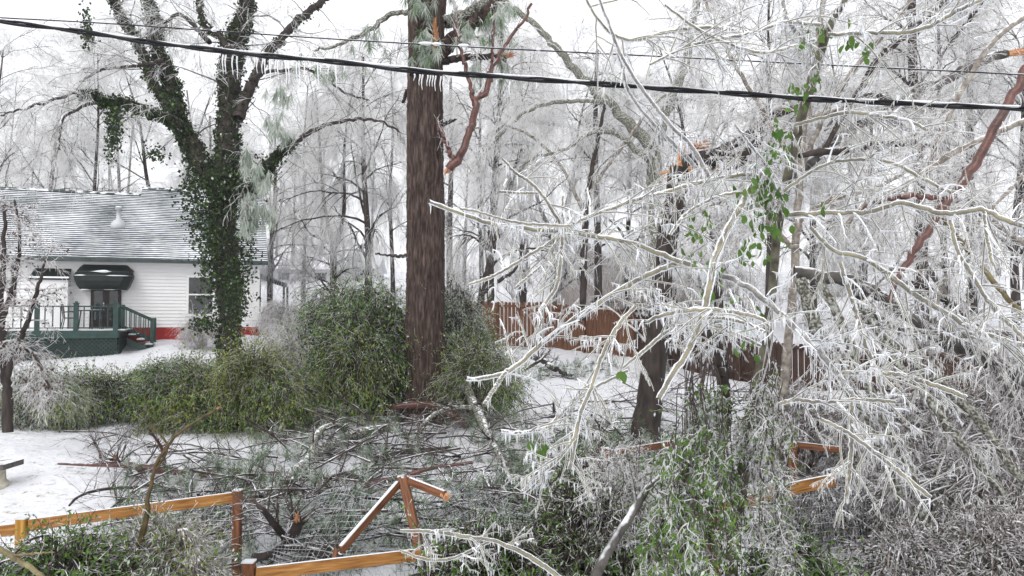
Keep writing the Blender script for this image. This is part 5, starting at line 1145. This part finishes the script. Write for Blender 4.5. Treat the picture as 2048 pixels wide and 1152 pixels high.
# iced saplings hanging over the middle right, a lace between the camera and the woods
traced_tree('iced_sapling', 'tall iced sapling behind the leaf hung stem, its crown spread across the top right', 'tree',
    [([(1560, 900, 9), (1575, 700, 9), (1590, 520, 8), (1600, 350, 7), (1620, 180, 7), (1640, 60, 6), (1650, -40, 5)], (0, 0)), ([(1600, 340, 6), (1640, 250, 5), (1700, 150, 5), (1760, 80, 4), (1830, -10, 4)], (0, .5)), ([(1600, 350, 5), (1550, 260, 5), (1500, 180, 4), (1450, 90, 4), (1400, -20, 3)], (0, .4)),
     ([(1610, 240, 5), (1680, 220, 4), (1760, 230, 4), (1840, 210, 3), (1920, 240, 3)], (0, -.5)), ([(1590, 450, 5), (1660, 400, 5), (1740, 380, 4), (1820, 340, 3)], (0, -.5)), ([(1590, 500, 5), (1520, 430, 4), (1460, 400, 4), (1400, 420, 3)], (0, -.4))],
    'branch_grey', [dict(k=16, L=1.5, ang=.8, npts=8, droop=.12, wig=.12, rf=.25, rmin=.007, rmax=.015), dict(k=8, L=.8, ang=.7, npts=6, droop=.2, rf=.6, rmin=.005), dict(k=6, L=.28, ang=.8, npts=4, droop=.25, rf=.9, rmin=.0045)], 'twig_near', 11.5, G(1560, 905), amp=.05)
traced_tree('iced_sapling', 'iced sapling standing behind the snapped trunk with drooping white twigs', 'tree',
    [([(1165, 640, 6), (1167, 540, 7), (1170, 450, 6), (1178, 370, 5), (1195, 290, 4), (1210, 210, 3)], (0, 0), 'bark_dark'), ([(1170, 430, 4), (1120, 330, 3), (1060, 270, 3), (1010, 250, 2)], (0, -.3)), ([(1180, 380, 4), (1240, 300, 3), (1290, 230, 3), (1330, 190, 2)], (0, .3))],
    'branch_grey', [dict(k=14, L=1.8, ang=.8, npts=8, droop=.14, wig=.12, rf=.3, rmin=.010, rmax=.02), dict(k=8, L=.9, ang=.7, npts=6, droop=.2, rf=.6, rmin=.007)], 'twig_far', 24, G(1165, 700), amp=.05)
traced_tree('young_tree', 'thin brown leaning young tree just right of the big pine trunk', 'tree',
    [([(952, 640, 6), (962, 590, 6), (985, 500, 5), (1000, 450, 4), (1020, 380, 4), (1040, 300, 3)], (0, 0)), ([(960, 590, 4), (1000, 560, 4), (1030, 540, 3), (1045, 500, 2)], (0, 0)), ([(985, 510, 3), (1000, 470, 3), (1030, 440, 2)], (0, 0))],
    'bark_dark', [dict(k=8, L=1.4, ang=.8, npts=7, droop=.05, rf=.3, rmin=.008), dict(k=6, L=.6, npts=5, rmin=.006)], 'twig_far', 26, G(952, 680), amp=.05)

# ------------------------------------------------------------ near thickets and undergrowth
gt = 'iced thickets near the broken fence'
TH = [
 ('grey iced thicket filling the bottom right corner', 1980, 900, 420, 9.0, (3, 4, 6), .026, 120),
 ('grey iced thicket left of the bottom right corner, behind the wire mesh', 1790, 930, 300, 9.9, (3, 4, 6), .022, 110),
 ('taller grey iced thicket behind the bottom right corner thicket', 1860, 800, 360, 11.2, (4, 6, 6), .022, 150),
 ('iced thicket at the right edge under the bent grey tree', 2050, 740, 260, 10.5, (3, 4, 6), .022, 120),
 ('pinkish grey iced thicket around the post right of the leaning one', 1235, 925, 230, 8.6, (4, 6, 6), .022, 120),
 ('iced thicket behind the vine curtain at the dark board fence', 1600, 800, 260, 12.5, (3, 4, 6), .022, 130),
 ('dark evergreen undergrowth behind the bottom right thickets', 1900, 905, 460, 11.5, (3, 3, 0), .05, 150),
 ('dark evergreen undergrowth below the far right end of the board fence', 2010, 790, 260, 14.5, (3, 3, 0), .05, 100),
 ('low iced bramble at the bottom edge, left of the bottom right corner', 1790, 1065, 260, 7.4, (4, 3, 6), .03, 110),
 ('low iced bramble in the very corner at the bottom right', 1990, 1045, 260, 7.2, (4, 3, 6), .03, 110),
 ('dark tangled thicket behind the wire mesh right of the vine curtain', 1640, 985, 240, 10.0, (3, 4, 3), .03, 130),
 ('green leaved thicket right of the low amber rail', 980, 1065, 330, 6.8, (3, 0, 2), .045, 110),
 ('leafy iced thicket filling the bottom middle of the view', 1170, 985, 330, 7.0, (0, 5, 2), .035, 150),
 ('green leaved thicket at the bottom right of the vine curtain', 1580, 1080, 220, 6.6, (3, 0, 2), .05, 100),
 ('leafy vine mound covering the bottom left corner', 150, 1105, 360, 6.9, (0, 5, 2), .045, 120),
 ('brown grey bramble mound around the upright thorny stem', 330, 1062, 200, 7.1, (0, 1, 4), .035, 130),
 ('dark green low growth around the foot of the snapped trunk', 1210, 880, 200, 12.5, (3, 0, 2), .04, 110),
]
for k_, (lb, px, tp_, w, d, ms, ls, st) in enumerate(TH):
    bush(lb, px, 0, w, 0, 50 + k_, st, ms, ls, 'iced_thicket', 1.0, 'thicket', .8, 1 if ms[0] == 4 else (.86 if 4 in ms else .6), .45, d=d, top=tp_, grp=gt, tr=1.6 if 4 in ms[:2] else 1.35, k2=9, l2=.62)
# purplish iced shrub at the left edge
sh = traced_tree('edge_shrub', 'purplish iced shrub with whitish drooping twigs at the left edge, in front of the deck', 'shrub',
    [([(18, 865, 10), (15, 780, 9), (5, 700, 8), (0, 600, 6), (8, 500, 4), (10, 420, 3)], (0, 0)), ([(12, 760, 7), (40, 680, 5), (70, 600, 4), (90, 520, 2)], (0, -.2)), ([(8, 700, 6), (-30, 620, 5), (-60, 540, 4), (-80, 450, 3)], (0, .2)), ([(5, 640, 5), (30, 560, 4), (40, 480, 3), (30, 400, 2)], (0, .3)), ([(10, 720, 5), (45, 700, 4), (75, 720, 3), (100, 780, 2)], (0, -.3))],
    'bark_dark', [dict(k=18, L=.6, ang=.9, npts=7, droop=.14, wig=.13, rf=.35, rmin=.006), dict(k=9, L=.45, ang=.8, npts=5, droop=.2, rf=.7, rmin=.005), dict(k=4, L=.16, ang=.8, npts=3, droop=.3, rf=.9, rmin=.004)], 'twig_near', 13, G(18, 868), amp=.08)
P_ = np.concatenate([q_.reshape(-1, 3) for q_ in (sh[2][0][0], sh[2][1][0])]); k = rng.uniform(size=len(P_)) < .25; mb = MB(); leaves(mb, P_[k], .05, 0, .8, .6)
mb.build('withered_leaves', mat('purple_withered_leaf', [(0.3, (0.05, 0.02, 0.025)), (0.7, (0.16, 0.09, 0.09))], 4, .5), sh[0])
# thorny upright stem and the green stem in the corner
for lb, lim, mt, d in (('broken thorny olive stem curving up over the amber rail', [[(262, 1150, 8), (280, 1090, 8), (292, 1040, 8), (298, 990, 5.5), (312, 935, 5), (340, 885, 4.5), (380, 850, 4), (432, 820, 3.5)], [(312, 940, 4), (335, 900, 3), (322, 870, 3), (298, 850, 2)], [(325, 910, 3), (345, 880, 2), (348, 862, 1.5)]], 'stem_brown', 7.0),
                       ('dark green stem slanting out of the bottom left corner', [[(-20, 1085, 8), (20, 1110, 8), (60, 1135, 7), (110, 1170, 6)], [(20, 1112, 4), (60, 1108, 3), (110, 1104, 2)]], 'branch_olive', 5.5)):
    LL = [limb([(a_, b_, c_ * .7) for a_, b_, c_ in p_], d, n=40, wig=.4) for p_ in lim]; t = thing('broken_sapling', lb, 'sapling', [LL[0][0][0][0], d, ground_h(LL[0][0][0][0], d)])
    LL[0] = (np.vstack([[LL[0][0][0] * [1, 1, 0] + [0, 0, float(ground_h(LL[0][0][0][0], d))]], LL[0][0]]), np.concatenate([[LL[0][1][0]], LL[0][1]])) if d > 6 else LL[0]
    for k_, (P_, R_) in enumerate(LL):
        mb = MB(); bark_tube(mb, P_, R_, 10, .1, 2, 8, seed=k_); ob = mb.build('main_stem' if k_ == 0 else 'side_stem', M[mt], t)
        mb = MB(); icicles(mb, P_[None], R_[None], .05, .005, .02); mb.V and mb.build('thorns', M['stem_brown'], ob)
        if k_ == 0 and d > 6: b_ = MB(); splinters(b_, P_[-1], P_[-1] - P_[-3], R_[-1] * .8, .05, 10); b_.build('torn_end', M['wood_torn'], ob)

# ------------------------------------------------------------ the near iced tree: olive branches in clear ice with icicle fringes
ic = thing('iced_tree', 'nearest tree, its arching olive branches sealed in clear ice and icicles', 'tree', [2.3, 6.4, float(ground_h(2.3, 6.4))])
O_, G_ = 'branch_olive', 'branch_grey'
br = [  # points, d0, d1, material, sprouts, sprout length px
 ([(1462, 1160, 17), (1470, 1050, 18), (1485, 960, 18), (1495, 900, 17), (1500, 840, 15), (1515, 770, 14), (1528, 690, 13), (1543, 600, 12), (1552, 500, 12), (1565, 400, 12), (1588, 300, 13), (1612, 200, 13), (1636, 120, 13), (1655, 60, 11), (1690, 0, 9), (1710, -40, 8)], 6.6, 5.4, 'stem_green', 0, 0),
 ([(858, 402, 6), (885, 414, 6), (930, 430, 6.5), (980, 447, 7), (1040, 456, 7), (1130, 465, 8), (1200, 475, 8), (1270, 488, 8), (1330, 512, 8.5), (1380, 530, 9), (1425, 548, 9)], 4.6, 5.4, O_, 5, 60),
 ([(930, 757, 6), (965, 757, 6), (1005, 748, 6.5), (1040, 728, 7), (1080, 690, 7), (1140, 645, 7.5), (1210, 598, 8), (1280, 558, 8.5), (1350, 530, 9), (1425, 540, 10)], 4.5, 5.4, O_, 7, 60),
 ([(1316, 800, 8), (1345, 750, 9), (1378, 700, 9.5), (1402, 640, 10), (1418, 580, 11), (1430, 520, 11), (1450, 470, 11), (1478, 420, 11), (1505, 370, 10), (1540, 330, 9), (1570, 300, 8)], 4.7, 5.6, O_, 6, 45),
 ([(1425, 545, 9), (1480, 565, 9.5), (1530, 600, 9.5), (1575, 640, 9), (1620, 685, 9), (1665, 735, 9), (1695, 780, 8.5), (1715, 800, 7), (1745, 812, 6), (1790, 835, 5)], 5.4, 4.8, G_, 6, 60),
 ([(1704, 790, 6), (1703, 850, 6.5), (1702, 910, 6), (1696, 960, 6), (1694, 1005, 6)], 4.8, 4.7, O_, 3, 40),
 ([(1270, 612, 5), (1235, 655, 6), (1205, 710, 6), (1185, 770, 6), (1160, 830, 6.5), (1150, 880, 7), (1140, 940, 6)], 4.6, 4.3, O_, 4, 50),
 ([(1150, 875, 5), (1120, 915, 5), (1085, 945, 5), (1055, 975, 5), (1040, 985, 4)], 4.3, 4.2, O_, 3, 40),
 ([(1540, 655, 5), (1520, 637, 6), (1480, 627, 6), (1430, 620, 6.5), (1370, 622, 6), (1320, 632, 6), (1290, 645, 5)], 4.6, 4.9, O_, 3, 40),
 ([(1530, 665, 5), (1500, 650, 5), (1450, 637, 5.5), (1405, 636, 6)], 4.5, 4.8, O_, 2, 40),
 ([(1005, 318, 4), (1030, 345, 5), (1060, 365, 5.5), (1088, 395, 5.5), (1110, 430, 6), (1130, 462, 6)], 4.7, 4.9, O_, 3, 45),
 ([(1130, 462, 5.5), (1165, 440, 6), (1215, 420, 6), (1270, 400, 6.5), (1330, 385, 7), (1400, 365, 7), (1470, 352, 7), (1550, 345, 7)], 4.9, 5.6, O_, 6, 55),
 ([(1126, 392, 4), (1125, 430, 5), (1124, 480, 5.5), (1121, 530, 5.5), (1112, 575, 5.5), (1095, 600, 5), (1078, 622, 5)], 4.9, 4.7, O_, 4, 40),
 ([(938, 569, 4), (985, 553, 4.5), (1030, 528, 5), (1075, 500, 5), (1120, 476, 5)], 4.6, 4.9, O_, 3, 40),
 ([(1030, 577, 4), (1055, 555, 4), (1080, 535, 4)], 4.7, 4.8, O_, 1, 30),
 ([(1000, 384, 4), (1040, 386, 4), (1075, 386, 4)], 4.7, 4.8, O_, 0, 30),
 ([(922, 418, 4), (960, 425, 4), (1010, 440, 4), (1060, 448, 4), (1140, 452, 4)], 4.6, 4.7, O_, 2, 30),
 ([(970, 808, 5), (990, 775, 5), (1015, 740, 5)], 4.4, 4.5, O_, 0, 30),
 ([(1000, 862, 5), (1030, 866, 5), (1065, 862, 5), (1100, 850, 5), (1150, 800, 5), (1200, 770, 5), (1255, 742, 5)], 4.3, 4.9, O_, 3, 40),
 ([(1568, 430, 8), (1620, 428, 8), (1680, 426, 8), (1740, 424, 8), (1800, 407, 8), (1840, 416, 8), (1900, 428, 8.5), (1960, 420, 8.5), (2010, 440, 8.5), (2075, 465, 8)], 5.6, 4.9, O_, 9, 60),
 ([(1620, 455, 6), (1665, 500, 7), (1720, 515, 7.5), (1765, 540, 8), (1830, 590, 8), (1890, 625, 8), (1960, 665, 8), (2075, 700, 8)], 5.5, 5.0, O_, 8, 60),
 ([(1680, 525, 6), (1700, 590, 7), (1718, 650, 7), (1735, 700, 7), (1752, 740, 6), (1770, 790, 5)], 5.3, 5.0, O_, 5, 50),
 ([(1685, 745, 6), (1740, 747, 6.5), (1800, 750, 6.5), (1850, 765, 7), (1895, 780, 7), (1932, 795, 6.5)], 4.8, 4.5, O_, 3, 45),
 ([(1640, 838, 5), (1700, 868, 6), (1750, 905, 6.5), (1800, 945, 6.5), (1860, 995, 6)], 4.6, 4.4, O_, 3, 45),
 ([(1560, 808, 5), (1590, 800, 6), (1650, 805, 6), (1700, 800, 6), (1740, 800, 6), (1790, 805, 5)], 4.9, 4.7, O_, 3, 45),
 ([(1190, -20, 4), (1215, 40, 5), (1235, 95, 5.5), (1265, 150, 6), (1300, 200, 6), (1340, 250, 6.5), (1380, 290, 7), (1410, 340, 7), (1440, 400, 7)], 4.7, 5.5, G_, 2, 40),
 ([(1165, -20, 4), (1190, 30, 5), (1225, 68, 5.5), (1270, 80, 6), (1330, 65, 6), (1400, 55, 6), (1470, 60, 5)], 4.9, 5.3, O_, 5, 60),
 ([(1300, 130, 4), (1370, 95, 5), (1440, 78, 5.5), (1510, 65, 6), (1570, 45, 6), (1640, 50, 6)], 5, 5.4, O_, 5, 60),
 ([(1330, 10, 4), (1390, 55, 5), (1450, 85, 5), (1520, 105, 5.5), (1580, 95, 6), (1630, 80, 6)], 5, 5.4, O_, 5, 50),
 ([(1655, 70, 6), (1700, 68, 6.5), (1760, 66, 7), (1815, 65, 7), (1860, 52, 7), (1910, 25, 7), (1970, -5, 6), (2010, -30, 6)], 5.4, 5.1, O_, 6, 55),
 ([(1560, -25, 7), (1568, 10, 7), (1575, 40, 7), (1600, 70, 8), (1630, 100, 8)], 5.3, 5.4, G_, 2, 50),
 ([(1235, 105, 4), (1245, 140, 5), (1258, 185, 5), (1300, 240, 5.5), (1360, 300, 6), (1400, 345, 6)], 5.0, 5.5, G_, 1, 40),
 ([(1590, 250, 5), (1650, 235, 5.5), (1700, 225, 5.5), (1760, 232, 5.5), (1815, 242, 5), (1855, 260, 5)], 5.4, 5.1, O_, 5, 50),
 ([(1570, 380, 5), (1640, 335, 5), (1700, 320, 5.5), (1780, 325, 5.5), (1850, 360, 5), (1900, 385, 5)], 5.5, 5.2, O_, 6, 50),
 ([(1470, 250, 4), (1500, 290, 5), (1530, 330, 5), (1552, 380, 6)], 5.2, 5.5, G_, 3, 50),
 ([(1340, 470, 4), (1370, 430, 5), (1420, 400, 5.5), (1480, 385, 6), (1540, 395, 6)], 5.1, 5.5, O_, 5, 50),
 ([(1240, 740, 4), (1290, 700, 5), (1340, 660, 5.5), (1400, 645, 6), (1450, 660, 6), (1520, 690, 6)], 5.0, 5.6, O_, 5, 50),
 ([(1900, 440, 6), (1915, 500, 6), (1950, 560, 6.5), (1990, 620, 6.5), (2075, 700, 6)], 5.0, 4.8, O_, 5, 50),
 ([(1968, 425, 5), (1975, 480, 5), (1985, 530, 5)], 4.9, 4.8, O_, 1, 50),
 ([(1185, 1165, 14), (1215, 1105, 13), (1250, 1050, 12), (1290, 985, 11), (1320, 955, 9), (1370, 900, 7), (1400, 850, 6)], 5.4, 6.2, 'bark_grey', 2, 60),
 ([(800, 1062, 4), (840, 1062, 5), (890, 1066, 5.5), (940, 1075, 5.5), (975, 1078, 5), (1010, 1090, 6), (1050, 1108, 7), (1100, 1140, 7), (1130, 1165, 7)], 5.2, 5.0, O_, 2, 35),
 ([(800, 1100, 3), (850, 1118, 4), (900, 1118, 4), (945, 1100, 4), (985, 1080, 4)], 5.2, 5.1, O_, 1, 30),
 ([(1410, 620, 11), (1430, 680, 12), (1445, 740, 12), (1452, 800, 11), (1455, 850, 9)], 6.3, 6.5, 'bark_dark', 2, 60),
 ([(1360, 880, 5), (1340, 960, 5), (1335, 1040, 5), (1345, 1150, 5)], 6, 6, G_, 4, 60),
]
nsp = 0
for pts, d0, d1, mt, k_, sl in br:
    P_, R_ = limb(pts, d0, d1, n=60, wig=.08 if pts[0][2] >= 13 else .25); R_ = R_ * (1 if mt == 'bark_dark' else .72); big = mt == 'bark_dark' or pts[0][2] >= 13
    core = MB(); bark_tube(core, P_, R_ * (1 if big else .62), 12 if not big else 20, .04, 1.5, 3) if big else add_tubes(core, P_, R_ * (.62 + .07 * vnoise(P_ * 22)), 10)
    shell = MB(); fr = MB(); sets = [] 
    if k_:
        S1 = grow(P_[None], R_[None], k_ * 3 + 1, sl * 3.0 * d0 / F, ang=.95, npts=9, droop=.05, wig=.085, rf=.7, tmin=.08, tmax=.97, rmin=.0052, rmax=.0075, tip=.5)
        S2 = grow(*S1, k=4, L=sl * 1.2 * d0 / F, ang=.95, npts=6, droop=.06, wig=.1, rf=.8, rmin=.0038, rmax=.0052, tip=.6)
        sets = [S1, S2]; nsp += len(S1[0]) + len(S2[0])
        for s__ in sets: add_tubes(core, s__[0], s__[1] * .6, 6)
    ob = core.build('branch', M[mt], ic)
    if not big:
        q = P_ * 26; add_tubes(shell, P_, R_ * (1.02 + .16 * vnoise(q)) + .0015, 12)
        for s__ in sets: add_tubes(shell, s__[0], s__[1] * (1.05 + .2 * vnoise(s__[0] * 40)), 8)
        b_ = shell.build('ice_shell', M['ice'], ob)
    icicles(fr, P_[None], R_[None] * (.9 if not big else .5), .021 if not big else .08, .012, .075)
    for s__ in sets: icicles(fr, s__[0], s__[1] * .8, .021, .010, .055)
    o_ = fr.build('icicle_fringe', M['ice_white'], ob); o_["kind"] = "stuff"

# vines: big glossy leaves hung along the stem, and the long curtain below
vn = thing('leafy_vine', 'bright green leafy vine climbing the dark stem of the near iced tree', 'vine', W(1530, 640, 5.9))
vl = [(1500, 400, 22, 40, 44), (1530, 380, 20, 30, 30), (1495, 500, 14, 16, 22), (1540, 440, 20, 30, 34), (1590, 190, 8, 18, 16), (1560, 270, 14, 30, 26), (1545, 300, 10, 26, 16), (1625, 165, 8, 16, 10), (1700, 85, 26, 10, 11), (1735, 100, 12, 10, 10), (1610, 80, 6, 14, 5), (1640, 60, 8, 12, 8), (1690, 45, 3, 4, 1), (1645, 400, 4, 6, 2), (1390, 470, 12, 26, 16), (1400, 440, 10, 14, 10), (1420, 580, 16, 30, 16), (1075, 885, 6, 14, 7), (1085, 900, 3, 10, 5), (1245, 745, 4, 4, 2), (1480, 640, 30, 40, 22)]
for px, py, sx, sy, n_ in vl:
    c = clump(px, py, 5.35 if px > 1300 else 4.35, sx, sy, n_, .07); mb = MB(); leaves(mb, c, .062, 0, 2.2, .58, var=.3, fine=True)
    st_ = np.stack([c + [0, 0, .05], c + rng.normal(size=c.shape) * .01 + [0, 0, .025], c], 1); add_tubes(mb, st_, np.full((len(c), 3), .0022), 3, 1)
    mb.build('foliage', [M['ivy_bright'], M['twig_near']], vn)
def curtain(label, x0_, x1_, ytop, ybot, d, n, leafn, seed, lsz=.045, mats_=(0, 1, 2), name='vine_curtain'):
    px = rng.uniform(x0_, x1_, n); yt = ytop + (np.abs(px - (x0_ + x1_) / 2) / (x1_ - x0_) * 2) ** 2 * 160 + rng.uniform(-20, 120, n); yb = ybot + rng.uniform(-160, 60, n); dd = d + rng.normal(size=n) * .28
    s_ = np.linspace(0, 1, 24); A = W(px, yt, dd); B = W(px + (px - (x0_ + x1_) / 2) * .25 + rng.normal(size=n) * 12, yb, dd + rng.normal(size=n) * .1); t = thing(name, label, 'vine', B.mean(0))
    P = A[:, None] * (1 - s_)[None, :, None] + B[:, None] * s_[None, :, None]; P = P + np.stack([vnoise(P * 4 + 3 * a_, seed + a_) for a_ in range(3)], -1) * .09
    R = np.full((n, 24), .0042); mb = MB(); add_tubes(mb, P, R, 5, 0); a = grow(P, R, 12, .26, ang=1.1, npts=7, droop=.22, wig=.35, rf=.9, rmin=.0035); b = grow(*a, k=4, L=.09, ang=1.1, npts=4, droop=.25, wig=.3, rf=.9, rmin=.003)
    z = rng.uniform(size=len(a[0])) < .7; add_tubes(mb, a[0][z], a[1][z] * 1.3, 4, 1); add_tubes(mb, a[0][~z], a[1][~z], 4, 0); add_tubes(mb, *b, 3, 1); mb.build('strands', [M['twig_dark'], M['twig_near']], t)
    pts = np.concatenate([a[0].reshape(-1, 3), b[0].reshape(-1, 3)]); pts = pts[rng.uniform(size=len(pts)) < leafn]; z = vnoise(pts * 3, seed) + rng.normal(size=len(pts)) * .35
    mb = MB(); leaves(mb, pts[z < .1], lsz, 0, 1, .5); leaves(mb, pts[(z >= .1) & (z < .45)], lsz, 1, 1, .5); leaves(mb, pts[z >= .45], lsz * .9, 2, 1, .45); q_ = a[0].reshape(-1, 3)[::3]; leaves(mb, q_ + rng.normal(size=q_.shape) * .008, .028, 3, 2.5, .5); mb.build('leaves', [M['bush_leaf'], M['ivy_bright'], M['bush_iced'], M['ice_bead']], t)
curtain('dense green and icy vine curtain hanging in front of the dark lower stem', 1345, 1455, 670, 1120, 6.0, 46, .32, 61)
curtain('greyer icy vine curtain hanging just right of the green one', 1500, 1580, 690, 1010, 6.3, 34, .12, 62, .035)
curtain('thin leafy strands hanging down to the bottom edge, left of the dark lower stem', 1290, 1400, 900, 1200, 5.9, 28, .24, 63, .05)
curtain('icy strands hanging at the bottom right of the dark lower stem', 1530, 1600, 1030, 1190, 6.4, 26, .10, 64, .035)
curtain('icy tangled strands hung above the broken fence post', 1180, 1300, 900, 1040, 6.8, 26, .05, 65, .03)
for nm, px, py, n_ in (('near the lower middle', 0, 0, 0),): pass

# ------------------------------------------------------------ freezing mist
mb = MB(); box(mb, (-650, -25, -6), (650, 705, 60)); hz_ = bpy.data.materials.new('mist'); hz_.use_nodes = True; N = hz_.node_tree.nodes; N.remove(N["Principled BSDF"])
pv = N.new("ShaderNodeVolumePrincipled"); pv.inputs["Density"].default_value = 0.0005; pv.inputs["Color"].default_value = (0.95, 0.96, 1.0, 1); hz_.node_tree.links.new(pv.outputs[0], N["Material Output"].inputs["Volume"])
tag(mb.build('haze', hz_, smooth=False), kind='stuff')
S.cycles.volume_bounces = 2
